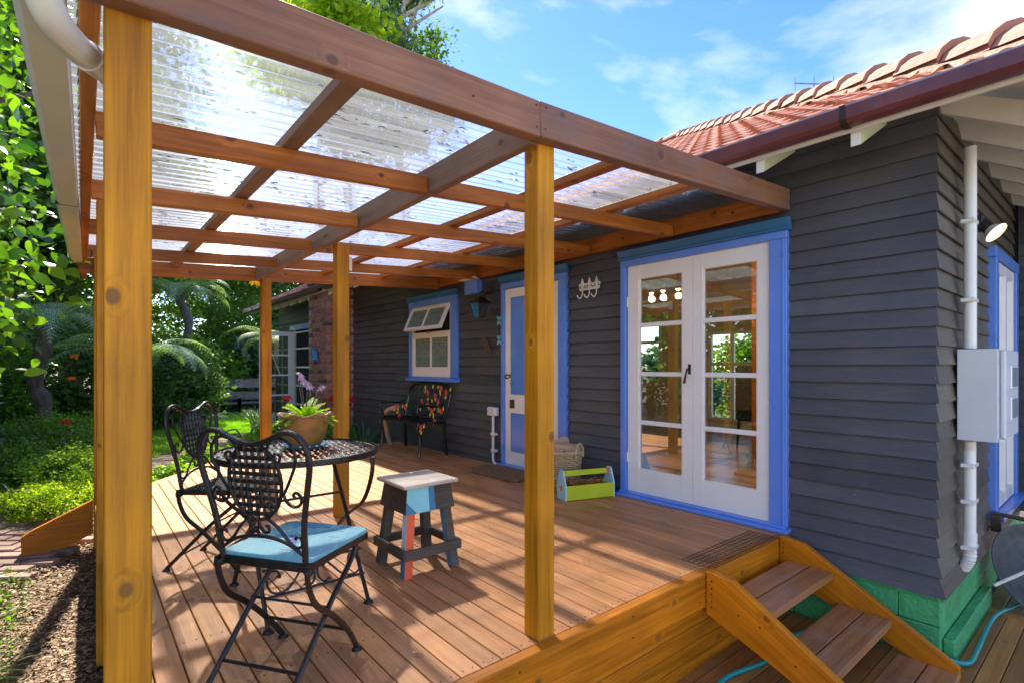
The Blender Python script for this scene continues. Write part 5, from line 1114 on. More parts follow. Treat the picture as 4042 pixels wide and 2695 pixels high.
# ================================================================ CAST BENCH WITH ROSES
def bench():
    r=root('cast_iron_bench','black cast iron garden seat decorated with red roses and yellow leaves','bench',(3.45,6.22,0)); mt=M['black']
    X0,X1,Y0,Y1=3.22,3.60,5.70,6.74; zs=.425
    def T(n,pts,rad,seg=7,k=6,flat=1): MB().tube(bez(pts,k),rad,seg,flat=flat).build(n,mt,r,Matrix(),smooth=True)
    mb=MB(); 
    for k in range(17): y=Y0+.03+k*(Y1-Y0-.06)/16; mb.box(X0+.02,X1-.02,y-.006,y+.006,zs-.006,zs+.004)
    for k in range(7): x=X0+.03+k*(X1-X0-.06)/6; mb.box(x-.007,x+.007,Y0+.02,Y1-.02,zs-.004,zs+.006)
    mb.build('seat_grille',mt,r,Matrix())
    T('seat_rim',[(X0,Y0+.02,zs),(X0-.01,(Y0+Y1)/2,zs-.0),(X0,Y1-.02,zs),(X1,Y1,zs),(X1,Y0,zs),(X0,Y0+.02,zs)],.016,8,8)
    for yy,sg in ((Y0,-1),(Y1,1)):
        T('leg',[(X0+.01,yy,zs),(X0+.0,yy,zs-.06),(X0+.035,yy,zs-.18),(X0+.03,yy,.1),(X0+.01,yy,.0)],[.028]*1+[.02]*0 if False else .017,8)
        MB().tube(bez([(X1,yy,zs+.02),(X1+.005,yy-.0,.25),(X1+.03,yy-.02*sg*-1,.0)],5),[.026]*11,6,flat=.6).build('leg',mt,r,Matrix(),smooth=True)
        T('armrest',[(X1+.0,yy,.66),(X1-.10,yy+.0,.625),(X0+.12,yy,.64),(X0+.02,yy,.63),(X0-.0,yy,.58),(X0+.04,yy,.50),(X0+.08,yy,zs)],.012,8)
    # back: arch frame on the right two thirds (the seat back is a shaped panel)
    bx=lambda z:X1+.005+.09*(z-zs)/.45
    Yc=(Y0+Y1)/2
    T('back_frame',[(bx(.43),Y0+.0,.43),(bx(.65),Y0-.03,.65),(bx(.82),Y0-.03,.82),(bx(.875),Y0+.08,.875),(bx(.905),Yc-.15,.905),(bx(.91),Yc+.1,.91),(bx(.88),Y1-.12,.88),(bx(.80),Y1-.02,.80),(bx(.6),Y1+.0,.6),(bx(.43),Y1,.43)],.017,8,6)
    T('back_rail',[(bx(.47),Y0,.47),(bx(.47),Yc,.475),(bx(.47),Y1,.47)],.011,7,4)
    rnd=random.Random(3)
    for k in range(9):
        y=Y0+.1+k*.105; T('vine',[(bx(.47),y,.47),(bx(.6),y+rnd.uniform(-.05,.05),.6),(bx(.72),y+rnd.uniform(-.06,.06),.72),(bx(.88),y+rnd.uniform(-.03,.03),.87 if 0<k<8 else .83)],.0065,6,4)
    def rose(p,mat=M['red'],s=1.0):
        MB().ball(p,.037*s,10,0,(.45,.9,1.1)).build('rose',mat,r,Matrix(),smooth=True); MB().ball((p[0]-.012,p[1],p[2]),.016*s,8,0,(.5,1,1)).build('rose_heart',mat,r,Matrix(),smooth=True)
    def lf(p,a,s=1.0): MB().ball((0,0,0),.028*s,8,0,(.35,.55,1.15)).build('leaf',M['yellow'],r,Matrix.Translation(p)@Matrix.Rotation(a,4,'X'),smooth=True)
    # measured on the photograph: (col,row) of the crop of the bench -> along the wall, height
    def bk(cx,cy):
        u=(1500+cx*.2551-2021)/F_; v=(1446-(1450+cy*.2551))/F_; X=3.63; t=X/(SN+u*CS); return (X-.0,t*(CS-u*SN),EYE+v*t)
    for cx,cy in ((718,385),(832,435),(990,388),(650,520),(895,535),(745,575),(905,320)): p=bk(cx,cy); rose((bx(p[2])-.02,p[1],p[2]))
    for i,(cx,cy) in enumerate(((663,306),(778,292),(857,300),(1050,340),(675,367),(905,400),(732,485),(797,508),(845,497),(997,463),(643,640),(905,600),(770,625),(860,640),(900,365))): p=bk(cx,cy); lf((bx(p[2])-.02,p[1],p[2]),rnd.uniform(-1,1))
    def fk(cx,cy,X):
        u=(1500+cx*.2551-2021)/F_; v=(1446-(1450+cy*.2551))/F_; t=X/(SN+u*CS); return (X,t*(CS-u*SN),EYE+v*t)
    for cx,cy,X in ((800,675,3.42),(942,680,3.50),(840,825,3.5),(635,925,3.21),(245,605,3.24),(385,610,3.40),(300,742,3.30)): rose(fk(cx,cy,X),s=.95 if X<3.4 else 1.0,mat=M['red'])
    for cx,cy,X in ((772,730,3.42),(825,725,3.42),(905,665,3.5),(980,635,3.5),(825,780,3.5),(830,860,3.5),(680,905,3.21),(622,975,3.21),(637,1008,3.21),(222,650,3.24),(275,650,3.27),(270,690,3.27),(345,600,3.38),(412,575,3.40)): lf(fk(cx,cy,X),rnd.uniform(-1.2,1.2),.9)
bench()
lg=root('log','pale weathered log propped behind the cast iron seat','log',(3.45,6.9,.0)); MB().tube(bez([(3.50,6.98,-.02),(3.42,6.95,.22),(3.36,6.85,.48),(3.42,6.6,.58)],6),[.032]*19,9).build('trunk',M['log'],lg,Matrix(),smooth=True)
# ================================================================ DOORMAT, BASKET, TOOLBOX
def doormat():
    mb=MB(); n=40; P=[]
    for k in range(n):
        a=2*PI*k/n; c,s=math.cos(a),math.sin(a); rx=.22*abs(c)**.45*(1 if c>0 else -1); ry=.42*abs(s)**.6*(1 if s>0 else -1); j=1+.05*math.sin(5*a)+random.uniform(-.025,.025); P.append((rx*j,ry*j))
    mb.prism(P,.0,.028,'z'); mb.build('doormat',M['coir'],None,Matrix.Translation((3.45,4.27,.0005)),bevel=.006,label='brown shaggy coir doormat on the deck before the panelled door',cat='doormat')
doormat()
def basket():
    r=root('wicker_basket','pale woven wicker basket filled with firewood by the doors','basket',(3.44,3.42,0)); R0_,R1=.155,.185; Ht=.36
    for k in range(20):
        z=.01+k*.0175; rad=R0_+(R1-R0_)*z/Ht; pts=[]; n=48
        for i in range(n+1): a=2*PI*i/n; rr=rad+.006*math.sin(12*a+PI*(k%2)); pts.append((rr*math.cos(a),rr*math.sin(a),z))
        MB().tube(pts,.0068,5,cap=False).build('weave',M['wicker'],r,smooth=True)
    for k in range(24): a=2*PI*k/24; MB().tube([(R0_*math.cos(a),R0_*math.sin(a),0),(R1*math.cos(a),R1*math.sin(a),Ht)],.004,5).build('stake',M['wicker'],r)
    pts=[]
    for i in range(97): a=2*PI*i/96; pts.append((( R1+.004)*math.cos(a)+.006*math.cos(20*a),(R1+.004)*math.sin(a)+.006*math.sin(20*a),Ht+.006*math.sin(20*a)))
    MB().tube(pts,.011,6,cap=False).build('rim',M['wicker'],r,smooth=True)
    for a0 in (math.radians(-75),math.radians(105)):
        c=Vector((R1*math.cos(a0),R1*math.sin(a0),0)); s=Vector((-math.sin(a0),math.cos(a0),0))
        MB().tube(bez([c+s*.065+Vector((0,0,Ht-.05)),c+s*.06+Vector((0,0,Ht+.03)),c+Vector((0,0,Ht+.075)),c-s*.06+Vector((0,0,Ht+.03)),c-s*.065+Vector((0,0,Ht-.05))]),.011,7).build('handle',M['wicker'],r,smooth=True)
    MB().lathe([(0,.06),(.16,.06)],seg=20).build('base',M['wicker'],r)
basket()
def logp(p,rot,s,lab):
    mm=Matrix.Translation(p)@Matrix.Rotation(rot[2],4,'Z')@Matrix.Rotation(rot[1],4,'Y')@Matrix.Rotation(rot[0],4,'X')
    MB().prism([(-.5*s[1],-.4*s[2]),(.45*s[1],-.5*s[2]),(.5*s[1],.2*s[2]),(.1*s[1],.5*s[2]),(-.45*s[1],.35*s[2])],-.5*s[0],.5*s[0],'x').build('firewood_log',M['log'],None,mm,bevel=.004,label=lab,cat='log',group='split logs in the wicker basket')
logp((3.43,3.50,.40),(0.3,-.25,-.3),(.26,.11,.10),'split log at the left of the basket, tallest one, beside the deck post')
logp((3.46,3.36,.385),(0,.05,-1.1),(.24,.11,.09),'split log lying across the basket under its right handle')
logp((3.35,3.43,.35),(.5,.1,-1.4),(.22,.10,.08),'pale split log lying low at the front of the basket')
def toolbox():
    L_=.485; D=.16; a=math.atan2(-.15,.465); r=root('painted_trug','lime green and pale blue painted wooden carrier with orange heart','toolbox',(3.137,3.075,.0),a)
    MB().box(.014,L_-.014,.0,.014,.004,.125).build('front_panel',M['lime'],r,bevel=.002); MB().box(.014,L_-.014,D-.014,D,.004,.125).build('rear_panel',M['lime'],r,bevel=.002); MB().box(.014,L_-.014,.014,D-.014,.004,.014).build('base_board',M['stooltop'],r)
    for x0 in (0,L_-.014): MB().prism([(0,.0),(D,.0),(D,.125),(D*.68,.25),(D*.32,.25),(0,.125)],x0,x0+.014,'x').build('end_panel',M['ltblue'],r,bevel=.002)
    MB().box(.014,L_-.04,D/2-.010,D/2+.010,.195,.24).build('handle_bar',M['lime'],r,bevel=.002); MB().box(L_-.0395,L_-.014,D/2-.0105,D/2+.0105,.194,.241).build('handle_end',M['orange'],r,bevel=.001)
    hp=[]
    for k in range(28): t=2*PI*k/28; hp.append((D/2-.0016*16*math.sin(t)**3,.098+.0019*(13*math.cos(t)-5*math.cos(2*t)-2*math.cos(3*t)-math.cos(4*t))))
    MB().prism(hp,-.002,-.0005,'x').build('painted_heart',M['orange'],r)
    MB().tube([(-.0028,D/2-.008,.088),(-.0028,D/2+.008,.108)],.0018,4).tube([(-.0028,D/2+.008,.088),(-.0028,D/2-.008,.108)],.0018,4).build('painted_cross',M['yellow'],r)
    P=Matrix.Translation((3.137,3.075,0))@Matrix.Rotation(a,4,'Z'); n=900; c=np.stack([NR.uniform(.05,.42,n),NR.uniform(.025,.135,n),.06+NR.uniform(0,.075,n)+.03*np.sin(NR.uniform(0,9,n))],1)
    V,Fc=leaves(c,np.full(n,.022),asp=.5,droop=-.2); o=obj('dry_cones',npmesh('dry_cones',V,Fc,M['twig']),None,P,kind='stuff',label='rust brown dry cone scales and seed heads filling the painted carrier',cat='kindling')
    for k,(q0,q1,z) in enumerate((((.05,.03),(.30,.10),.14),((.10,.12),(.42,.04),.135),((.22,.03),(.40,.13),.145))): 
        MB().tube(bez([(q0[0],q0[1],z),((q0[0]+q1[0])/2,(q0[1]+q1[1])/2+.01,z+.012),(q1[0],q1[1],z)]),.0028,5).build('twig',M['oldwood'],None,P,label=['thin grey twig lying across the left of the carrier','long grey twig lying along the carrier','short grey twig at the right of the carrier'][k],cat='twig',group='twigs in the painted carrier')
toolbox()
# ================================================================ VEGETATION
def tubes_tree(h,r0,limbs,seed,lean=.06):
    rnd=random.Random(seed); mb=MB(); tips=[]
    pts=[Vector((0,0,-.2))]; 
    for i in range(1,8): pts.append(Vector((rnd.gauss(0,lean)*i*.5,rnd.gauss(0,lean)*i*.5,h*i/7)))
    mb.tube(bez(pts,3),[r0*(1-.75*i/21) for i in range(22)],9)
    for k in range(limbs):
        t=rnd.uniform(.35,.98); i=min(6,int(t*7)); p=pts[i].lerp(pts[i+1],t*7-i); a=rnd.uniform(0,2*PI); L_=h*(rnd.uniform(.15,.32) if h<15 else rnd.uniform(.07,.15))
        q=[p,p+Vector((math.cos(a)*L_*.4,math.sin(a)*L_*.4,L_*.25)),p+Vector((math.cos(a)*L_*.9,math.sin(a)*L_*.9,L_*.55))]
        mb.tube(bez(q,3),[r0*.35*(1-.11*j) for j in range(7)],6); tips.append(q[2])
    tips.append(pts[-1]); return mb,tips
PROTO={}
def tree_proto(key,h,r0,limbs,seed,crown_c,crown_r,n,nc,size,mat,bark,cr=.5,asp=.55,shell=.35,droop=.3):
    rng=np.random.default_rng(seed); mb,tips=tubes_tree(h,r0,limbs,seed); bm_=mb.mesh('trunk',bark,smooth=True)
    P,_=clumps(n,nc,crown_c,crown_r,(cr,cr,cr*.6),rng,shell)
    if key=='broad': V,Fc=rleaves(P,np.full(n,size),rng,asp,droop); me=npmesh('crown',V,Fc,mat,3); me.polygons.foreach_set('use_smooth',[True]*len(me.polygons)); PROTO[key]=(bm_,me); return
    V,Fc=leaves(P,np.full(n,size),rng,asp,droop,fold=size>.05); PROTO[key]=(bm_,npmesh('crown',V,Fc,mat))
def put_tree(key,x,y,s,rz,label,group,name='tree',cat='tree',z=None,kind=None,sz=None):
    r=root(name,label,cat,(x,y,zg(x,y) if z is None else z),0,group); m=WM[r]@Matrix.Rotation(rz,4,'Z')@Matrix.Diagonal((s,s,sz or s,1))
    if PROTO[key][0]: obj('trunk',PROTO[key][0],r,m)
    obj('crown' if 'tree' in name or 'fern' in name else 'foliage',PROTO[key][1],r,m); return r
tree_proto('dense',9,.22,12,11,(0,0,5.6),(2.6,2.6,4.2),26000,230,.16,M['lf_dark'],M['bark'],.34)
tree_proto('dense2',8,.18,12,12,(0,0,4.6),(2.3,2.3,4.0),26000,240,.13,M['lf_mid'],M['bark'],.30)
tree_proto('olive',7,.16,10,14,(0,0,4.2),(2.2,2.2,3.4),20000,200,.11,M['lf_bright'],M['bark'],.28)
tree_proto('broad',6.0,.10,9,15,(0,0,3.2),(1.25,1.25,2.6),15000,340,.105,M['lf_broad'],M['bark'],.22,.62)
tree_proto('tall',19,.30,26,16,(0,0,15),(2.3,2.3,5.2),24000,44,.19,M['lf_dark'],M['barkpale'],.45,shell=.1)
def bush_proto(key,r,n,nc,size,mat,cr=.12,asp=.6,seed=1,shell=.6,stem=True):
    rng=np.random.default_rng(seed); P,cc=clumps(n,nc,(0,0,r[2]*.95),r,(cr,cr,cr*.8),rng,shell); P=P[P[:,2]>-.02]
    V,Fc=leaves(P,np.full(len(P),size),rng,asp,.2,fold=size>.045) if key!='bush_blue' else rleaves(P,np.full(len(P),size),rng,asp,.2); mb=MB(); rnd=random.Random(seed)
    for k in range(9): a=rnd.uniform(0,6.28); mb.tube([(0,0,-.05),(math.cos(a)*r[0]*.4,math.sin(a)*r[1]*.4,r[2]*.8),(math.cos(a)*r[0]*.75,math.sin(a)*r[1]*.75,r[2]*1.5)],[.02,.014,.006],5)
    PROTO[key]=(mb.mesh('stems',M['bark']),npmesh('foliage',V,Fc,mat,3 if key=='bush_blue' else 4))
bush_proto('bush_dark',(1.0,1.0,.9),9000,120,.085,M['lf_dark'],.15,seed=21)
bush_proto('bush_mid',(.9,.9,.8),9000,120,.07,M['lf_mid'],.13,seed=22)
bush_proto('bush_blue',(.95,.95,1.0),3200,90,.15,M['lf_blue'],.15,.9,seed=23)
bush_proto('mound',(.55,.55,.28),6000,110,.038,M['lf_bright'],.06,seed=24)
bush_proto('mound_y',(.5,.5,.22),6000,110,.034,M['lf_yel'],.05,seed=25)
bush_proto('mound_g',(.5,.5,.25),5000,110,.045,M['lf_mid'],.06,seed=27)
bush_proto('herb',(.28,.28,.2),1400,60,.06,M['lf_bright'],.05,.7,seed=26)
def pbush(key,x,y,s,label,group,name='shrub',z=None,sz=None,rz=None): return put_tree(key,x,y,s,random.uniform(0,6) if rz is None else rz,label,group,name,'shrub',z,sz=sz)
# strappy clump
def strap_proto(key,n,L_,w,mat,seed,up=1.15,dr=.9):
    rnd=random.Random(seed); V=[];Fc=[]
    for k in range(n):
        a=rnd.uniform(0,2*PI); e=rnd.uniform(up-.55,min(1.5,up+.35)); ln=L_*rnd.uniform(.6,1.15); b=(rnd.gauss(0,.05),rnd.gauss(0,.05)); m=6; base=len(V); x=0;z=0;ee=e
        for i in range(m):
            ww=w*(1-.0*i)*(1 if i<m-2 else (.7 if i==m-2 else .08)); sx,sy=-math.sin(a)*ww/2,math.cos(a)*ww/2
            V+=[(b[0]+x*math.cos(a)+sx,b[1]+x*math.sin(a)+sy,z),(b[0]+x*math.cos(a)-sx,b[1]+x*math.sin(a)-sy,z)]
            x+=ln/m*math.cos(ee); z+=ln/m*math.sin(ee); ee-=dr/m*rnd.uniform(.7,1.9)
        Fc+=[(base+2*i,base+2*i+1,base+2*i+3,base+2*i+2) for i in range(m-1)]
    PROTO[key]=(None,npmesh('foliage',V,Fc,mat))
strap_proto('strap',150,.75,.016,M['blade'],31); strap_proto('strap_p',110,.6,.022,M['blade2'],32,.95,1.5); strap_proto('flax',70,1.3,.05,M['blade'],33,1.25,.7); strap_proto('grassy',220,.38,.007,M['lf_bright'],34,1.1,1.3)
# tree fern
def frond(L_,rnd,e0,dr,npin=30):
    V=[];Fc=[];x=0;z=0;e=e0; pts=[]
    m=npin
    for i in range(m+1): pts.append((x,z,e)); x+=L_/m*math.cos(e); z+=L_/m*math.sin(e); e-=dr/m*(1+i/m)
    for i in range(2,m):
        t=i/m; pl=L_*.26*math.sin(PI*min(1,(.10+.9*t)))**.8*(1.05-t*.55); px_,pz,pe=pts[i]; ux,uz=math.cos(pe),math.sin(pe)
        for s in (-1,1):
            nl=9; ax=.35
            for j in range(nl):
                q=j/nl; c=(px_+ux*q*pl*ax,s*q*pl,pz+uz*q*pl*ax-.28*q*q*pl); wl=pl*.115*(1-.75*q); tl=L_/m*.62*(1-.6*q)
                b=len(V)
                V+=[(c[0]-ux*tl,c[1],c[2]-uz*tl-.004),(c[0]-ux*tl*.2,c[1]+s*wl,c[2]-uz*tl*.2),(c[0]+ux*tl,c[1]+s*wl*.5,c[2]+uz*tl-.006),(c[0],c[1]-s*wl*.1,c[2]+.002)]
                Fc.append((b,b+1,b+2,b+3))
    return V,Fc,pts
def fern_proto(key,nf,L_,seed,e0=.75,dr=1.5,th=None):
    rnd=random.Random(seed); V=[];Fc=[]; st=MB()
    for k in range(nf):
        a=2*PI*k/nf+rnd.uniform(-.15,.15); v,f,p=frond(L_*rnd.uniform(.8,1.1),rnd,e0+rnd.uniform(-.25,.25),dr+rnd.uniform(-.3,.3)); b=len(V); c,s=math.cos(a),math.sin(a)
        V+=[(x*c-y*s,x*s+y*c,z) for x,y,z in v]; Fc+=[tuple(i+b for i in q) for q in f]; st.tube([(x*c,x*s,z) for x,z,e in p[::4]],[.014*(1-i/9) for i in range(len(p[::4]))],5)
    PROTO[key]=(st.mesh('stalks',M['rust']),npmesh('crown',V,Fc,M['fern']))
fern_proto('fern',13,1.9,41,.98,1.45); fern_proto('fern_s',12,.75,42,.8,1.5)
def treefern(x,y,h,s,rz,label,group='tree ferns in the garden'):
    r=root('tree_fern',label,'tree fern',(x,y,zg(x,y)),0,group); rnd=random.Random(int(x*97+y*31))
    P=[(rnd.gauss(0,.03)*k,rnd.gauss(0,.03)*k,h*k/5) for k in range(6)]; top=Vector(P[-1]); MB().tube(bez(P,3),[.11+.02*math.sin(i*2.1) for i in range(16)],9).build('trunk',M['bark'],r)
    m=WM[r]@Matrix.Translation(top)@Matrix.Rotation(rz,4,'Z')@Matrix.Diagonal((s,s,s,1)); obj('stalks',PROTO['fern'][0],r,m); obj('fronds',PROTO['fern'][1],r,m)
# background wall of trees
BG=[('dense',-4.6,15.5,1.3),('dense2',-2.4,17.5,1.45),('dense',-.2,19.5,1.4),('olive',.5,20.5,1.4),('dense2',3.6,21.5,.85),('dense',5.8,23.0,.8),('dense2',7.8,24.5,.8),('dense',-4.9,9.8,.75),('dense2',-5.4,5.4,.6),('dense',-6.5,12.2,1.1),('olive',-3.4,12.8,.8),('dense2',9.6,21.0,.7)]
LB=['rear left corner of the garden','left of the lawn at the back','straight behind the lawn','behind the weathered bench, lighter leaved','behind the right end of the bench','above the far end of the house roof','far right, over the house roof','left side of the garden halfway back','left of the deck beside the gutter','outermost at the back left','small light leaved one at the back left','rightmost behind the house']
for i,(k,x,y,s) in enumerate(BG): put_tree(k,x,y,s,i*1.3,'tall leafy tree with grey trunk, '+LB[i],'trees round the garden')
put_tree('tall',11.4,21.5,1.0,.6,'tall pale barked tree with clumped dark foliage rising above the pergola, right one','tall trees above the pergola',name='tall_tree'); put_tree('tall',9.4,23.0,1.0,2.2,'tall pale barked tree with clumped dark foliage, left one above the pergola','tall trees above the pergola',name='tall_tree')
tree_proto('lime',9,.12,9,17,(0,0,8.0),(1.7,1.7,1.0),5000,70,.2,M['lf_yel'],M['bark'],.25); put_tree('lime',7.3,21,1.75,0,'tree with glowing yellow green leaves showing over the front beam',None,name='lime_leaved_tree',z=-.3)
# broad leaved tree at the left edge
for i,(x,y,s,rz) in enumerate(((-1.55,4.9,1.0,.3),(-1.9,7.0,1.1,2.0),(-2.5,3.2,1.0,4.0))): put_tree('broad',x,y,s,rz,'broad leaved shrub tree left of the white gutter, '+['nearest','second and farther back','leftmost, beside the camera'][i],'broad leaved trees beside the gutter',name='broad_leaved_tree')
treefern(-.45,11.3,2.0,.85,.4,'silvery tree fern arching left of the deck posts'); treefern(gx(290,12.5),12.5,1.45,1.0,1.3,'tree fern with pale fronds behind the left corner post'); treefern(gx(640,16.6),16.6,2.0,1.0,2.2,'tree fern leaning over the bench beside the far roof'); treefern(gx(430,16.2),16.2,3.2,1.0,.1,'tallest tree fern, fronds hanging under the pergola beam'); treefern(-3.2,7.5,2.2,1.0,2.1,'tree fern deep in the left side planting')
# shrubs
SH=[('bush_blue',gx(600,19.2),19.4,1.35,'blue green round leaved shrub above the weathered bench'),('bush_dark',gx(380,14.6),14.6,1.15,'dark shrub behind the lawn left of the fern'),('bush_mid',gx(455,18.4),18.4,1.4,'dark shrub at the back of the lawn'),('bush_mid',gx(350,16.2),16.2,1.4,'mid green shrub behind the corner post'),('bush_mid',gx(520,20.4),20.4,1.8,'taller mid green shrub behind the bench'),('bush_mid',-1.6,13.2,1.4,'dark shrub at the left behind the flower bed'),('bush_dark',-.6,15.0,1.5,'dark shrub right of the silvery tree fern'),('bush_mid',-2.2,10.6,1.2,'mid green shrub at the left edge of the bed'),('bush_blue',-1.45,9.2,.75,'blue green shrub at the foot of the grey trunk'),('bush_dark',-2.6,5.4,1.2,'dark shrub under the broad leaved trees'),('bush_mid',-2.9,2.2,1.3,'mid green shrub farthest left of the deck'),('bush_dark',gx(620,20.6),20.6,1.6,'dark shrub behind the right end of the bench'),('bush_mid',gx(660,19.8),19.8,1.2,'mid green shrub beside the house end')]
for k,x,y,s,l_ in SH: pbush(k,x,y,s,l_,'garden shrubs')
for i,(x,y,s) in enumerate(((10.6,4.4,.65),(11.0,7.2,1.0),(10.6,3.2,.6),(14.0,6.0,1.9),(14.5,3.6,1.6))): pbush('bush_mid' if i!=1 else 'bush_blue',x,y,s,'leafy shrub outside the far windows of the room, '+['in front','left','right','taller, at the back left','taller, at the back right'][i],'shrubs behind the house')
MD=[('mound',gx(170,7.9),7.9,.9,'rounded bright clipped mound left of the corner post'),('mound_g',gx(180,9.3),9.3,1.15,'larger green mound behind the clipped one'),('mound_y',gx(150,6.9)-.05,6.95,.75,'yellow green ground cover along the brick path'),('mound_g',gx(60,9.9),9.9,1.2,'green mound at the far left of the bed'),('mound',gx(110,10.9),10.9,1.2,'green mound below the silvery tree fern'),('mound_y',gx(60,7.3),7.1,.7,'yellow green ground cover at the left picture edge'),('mound_g',gx(30,8.5),8.5,1.0,'green mound left of the pale straps'),('mound',gx(200,11.5),11.5,1.1,'bright green mound behind the flower bed'),('mound_y',gx(200,7.6),7.5,.6,'small yellow green mound touching the corner post')]
for k,x,y,s,l_ in MD: pbush(k,x,y,s,l_,'low mounds in the left flower bed',name='ground_cover_mound')
def clump(key,x,y,s,label,group,z=None,name='strap_leaf_plant',cat='plant'): return put_tree(key,x,y,s,random.uniform(0,6),label,group,name,cat,z)
SP=[('strap_p',gx(40,7.45),7.4,.95,'pale striped strap leaved clump at the left edge'),('strap',gx(175,10.4),10.2,.9,'green strap leaved clump with orange flowers'),('strap_p',gx(185,8.7),8.7,.6,'yellowish grassy tuft beside the corner post'),('strap',3.42,7.75,1.05,'lush strap leaved clump against the dark wall by the cast seat'),('strap',3.15,8.25,.95,'strap leaved clump at the foot of the chimney'),('strap',gx(590,13.4),13.4,.9,'strap leaved clump on the lawn edge before the bench'),('strap',gx(640,10.6),10.6,1.0,'strap leaved clump under the open far door'),('flax',gx(700,12.0),11.6,.75,'broad flax clump in front of the open far door'),('strap_p',gx(610,12.4),12.4,.8,'pale strap leaved clump right of the lawn'),('flax',gx(440,14.9),14.9,.9,'flax clump drooping behind the lawn'),('strap_p',-.62,3.5,.5,'bright grassy tuft at the lower left corner'),('grassy',-.50,3.9,1.0,'fine grass tuft at the left edge above the corner one'),('strap',2.55,8.0,.8,'strap leaved clump between table pot and chimney')]
for k,x,y,s,l_ in SP: clump(k,x,y,s,l_,'strap leaved plants')
for i,(x,y,s) in enumerate(((gx(630,9.2),9.2,1.3),(gx(700,9.0),9.0,1.2),(gx(770,8.8),8.6,1.1),(gx(450,8.6),8.1,.9),(gx(410,8.0),7.35,.8),(gx(550,9.2),9.0,.8))): put_tree('herb',x,y,s,i,['geranium bush with red flowers left of the pot','leafy geranium bush behind the flower pot','leafy geranium bush at the chimney base','fresh green herb beside the deck corner','bright green herb in the bed behind the back chair','small herb by the watering can'][i],'low leafy plants by the deck',name='leafy_plant',cat='plant')
put_tree('fern_s',gx(395,14.0),14.0,.9,0,'small ground fern at the back of the lawn','ground ferns',name='ground_fern',cat='fern'); put_tree('fern_s',gx(480,15.6),15.6,1.2,1,'ground fern left of the weathered bench','ground ferns',name='ground_fern',cat='fern')
# ground cover mats over the beds
def cover():
    n=42000; y=NR.uniform(6.6,12.5,n); x=NR.uniform(-1.6,1.2,n); d=(x-(-.75))*(-.842)+(y-5.75)*.541   # distance left of the path line
    k=(d>.62); x,y=x[k],y[k]; z=np.array([zg(a,b) for a,b in zip(x,y)])+NR.uniform(.0,.09,len(x))
    V,Fc=leaves(np.stack([x,y,z],1),np.full(len(x),.035),asp=.6,droop=-.3,fold=False,flat=.3); obj('ground_cover',npmesh('ground_cover',V,Fc,M['lf_bright']),kind='stuff',label='low bright green ground cover spreading over the left flower bed',cat='ground cover')
    n=16000; y=NR.uniform(6.0,9.6,n); x=NR.uniform(.2,3.5,n); d=(x+.75)*(-.842)+(y-5.75)*.541; k=(d<-.62)&(y>5.65+(x-.1)*1.28)|((y>7.3)&(d<-.62)); x,y=x[k],y[k]; z=np.array([zg(a,b) for a,b in zip(x,y)])+NR.uniform(.0,.12,len(x))
    V,Fc=leaves(np.stack([x,y,z],1),np.full(len(x),.05),asp=.6,droop=-.3,fold=False,flat=.3); obj('bed_foliage',npmesh('bed_foliage',V,Fc,M['lf_bright']),kind='stuff',label='fresh green leaves filling the bed between deck and brick path',cat='ground cover')
    n=12000; y=NR.uniform(3.3,7.2,n); x=NR.uniform(-1.2,-.2,n); d=(x+.75)*(-.842)+(y-5.75)*.541; k=(d>.55)|((y<5.6)&(x<-.22-NR.uniform(0,.25,len(x)))); x,y=x[k],y[k]; z=np.array([zg(a,b) for a,b in zip(x,y)])+NR.uniform(.0,.07,len(x))
    V,Fc=leaves(np.stack([x,y,z],1),np.full(len(x),.03),asp=.6,droop=-.3,fold=False,flat=.3); obj('creeping_cover',npmesh('creeping_cover',V,Fc,M['lf_mid']),kind='stuff',label='sparse creeping leaves at the left picture edge',cat='ground cover')
cover()
def blossoms(cx,cy,cz,n,r_,s,mat,name,label,group=None):
    P=ell_pts(n,(cx,cy,cz),(r_,r_,r_*.6),NR,.2); V,Fc=leaves(P,np.full(n,s),asp=.9,droop=-.2); obj(name,npmesh(name,V,Fc,M[mat]),label=label,cat='flower',group=group)
G=['red flower head left of the terracotta pot','red flower head beside the middle deck post','crimson flower head at the foot of the chimney','red flower head behind the strap leaved clump']
for i,(dx,y,z) in enumerate(((660,9.1,.62),(765,8.8,.62),(752,8.9,.42),(806,8.5,.62))): blossoms(gx(dx,y),y,z-.03,60,.075,.035,'pinkred','red_flower',G[i],'red geranium flowers')
for i,(dx,y,z) in enumerate(((575,14.5,3.62),(600,14.6,3.75),(590,14.4,3.25),(545,14.6,3.85),(393,14.8,3.7))): blossoms(gx(dx,y),y,z,70,.16,.06,'kow','yellow_blossom',['yellow blossom cluster under the far beam, left of the far post','highest yellow blossom cluster beside the far post','lowest yellow blossom cluster beside the far post','small yellow blossom cluster farther left','single yellow blossom cluster by the corner post'][i],'yellow blossom clusters hanging in the trees')
for i,(dx,y,z) in enumerate(((165,10.4,.95),(170,11.2,1.3),(152,9.6,.35))): blossoms(gx(dx,y),y,z,26,.05,.04,'oranget' if i<2 else 'pinkred','garden_flower',['orange flower above the strap leaved clump','small orange flower higher in the shade','pink flower low in the left bed'][i],'flowers in the left bed')
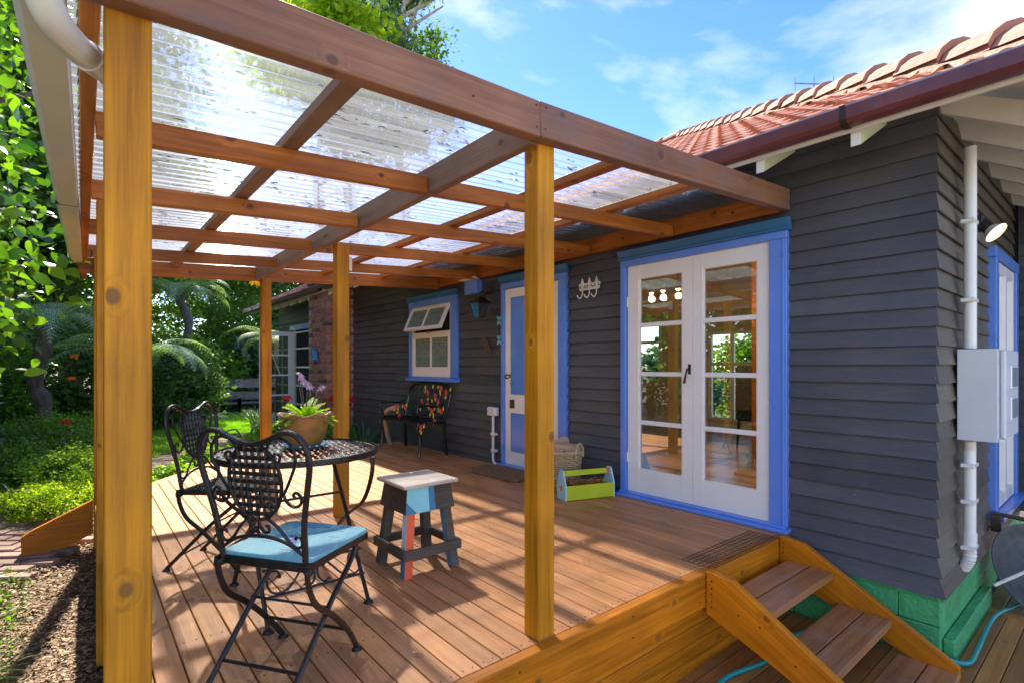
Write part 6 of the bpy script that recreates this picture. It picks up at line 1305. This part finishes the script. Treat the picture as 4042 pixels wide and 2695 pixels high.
# weathered garden bench
gb=root('weathered_bench','weathered grey plank bench with thick boards at the end of the lawn','bench',(4.2,17.4,-.28))
bx0,bx1=gx(508,17.5),gx(640,17.5)
timber('back_board',(bx0,17.6,.50),(bx1,17.6,.48),.05,.27,M['oldwood'],gb,Matrix() if False else (0,0,1)); timber('back_board',(bx0+.05,17.6,.13),(bx1,17.6,.12),.05,.24,M['oldwood'],gb); timber('seat_board',(bx0-.05,17.25,.02),(bx1,17.25,.02),.42,.05,M['oldwood'],gb)
timber('armrest',(bx0-.1,17.05,.20),(bx0-.02,17.6,.20),.11,.05,M['log'],gb)
for x in (bx0,bx0+.38 if False else bx0+.0,bx1-.1):
    for y in (17.05,17.55): timber('leg',(x+(.35 if y<17.1 else .0),y,-.3),(x+(.35 if y<17.1 else .0),y,.20),.09,.09,M['oldwood'],gb,up=(1,0,0))
def can():
    r=root('watering_can','dark green watering can with cream rose standing on the brick path','watering can',(gx(540,9.6),9.6,-.27)); m=M['canGreen']
    MB().lathe([(0,0),(.115,0),(.12,.02),(.10,.26),(.085,.28),(.07,.285)],seg=20).build('can_body',m,r,smooth=True); MB().tube(bez([(.09,0,.06),(.20,0,.18),(.27,0,.36)]),[.03]*6+[.02]*7,9).build('spout',m,r,smooth=True)
    MB().tube([(.265,0,.35),(.30,0,.41)],[.03,.075],14).build('rose_head',M['cream'],r,smooth=True); MB().tube(bez([(-.10,0,.22),(-.17,0,.25),(-.14,0,.33),(0,0,.36),(.07,0,.28)]),.012,8).build('handle',m,r,smooth=True)
can()
for i,(x,y,mt,lab) in enumerate(((.42,6.28,'teal','blue glazed planter beside the deck edge, behind the corner post'),(.74,6.62,'terrarim','small terracotta pot with herbs beside the deck edge'),(1.45,7.55,'terrarim','terracotta pot behind the black chair'))):
    r=root('planter',lab,'pot',(x,y,-.36),0,'pots along the deck edge'); MB().lathe([(0,0),(.12,0),(.17,.22),(.185,.24),(.18,.26),(.155,.25),(.14,.2),(0,.2)],seg=24).build('pot_body',M[mt],r,smooth=True); MB().lathe([(0,.22),(.155,.22)],seg=16).build('soil',M['soil'],r)
    put_tree('herb',x,y,.62,i,['herb growing in the blue planter','herb growing in the small terracotta pot','herb in the pot behind the black chair'][i],'herbs in the deck edge pots',name='potted_herb',cat='plant',z=-.16)
# single fallen leaves and stains on deck
for i,(x,y) in enumerate(((2.38,5.35),(2.05,5.25),(2.75,5.9),(1.35,3.3))):
    V,Fc=leaves([(x,y,.004)],np.array([.06]),asp=.6,droop=0,flat=.97); V[:,2]=.002+np.abs(V[:,2]-.004)*.15; obj('deck_leaf',npmesh('deck_leaf',V,Fc,M['oranget']),label=['dry orange leaf on the deck in front of the cast seat','dry leaf on the deck nearest the table','dry leaf on the deck before the cast seat legs','dry leaf on the deck under the table'][i],cat='leaf',group='dry leaves on the deck')
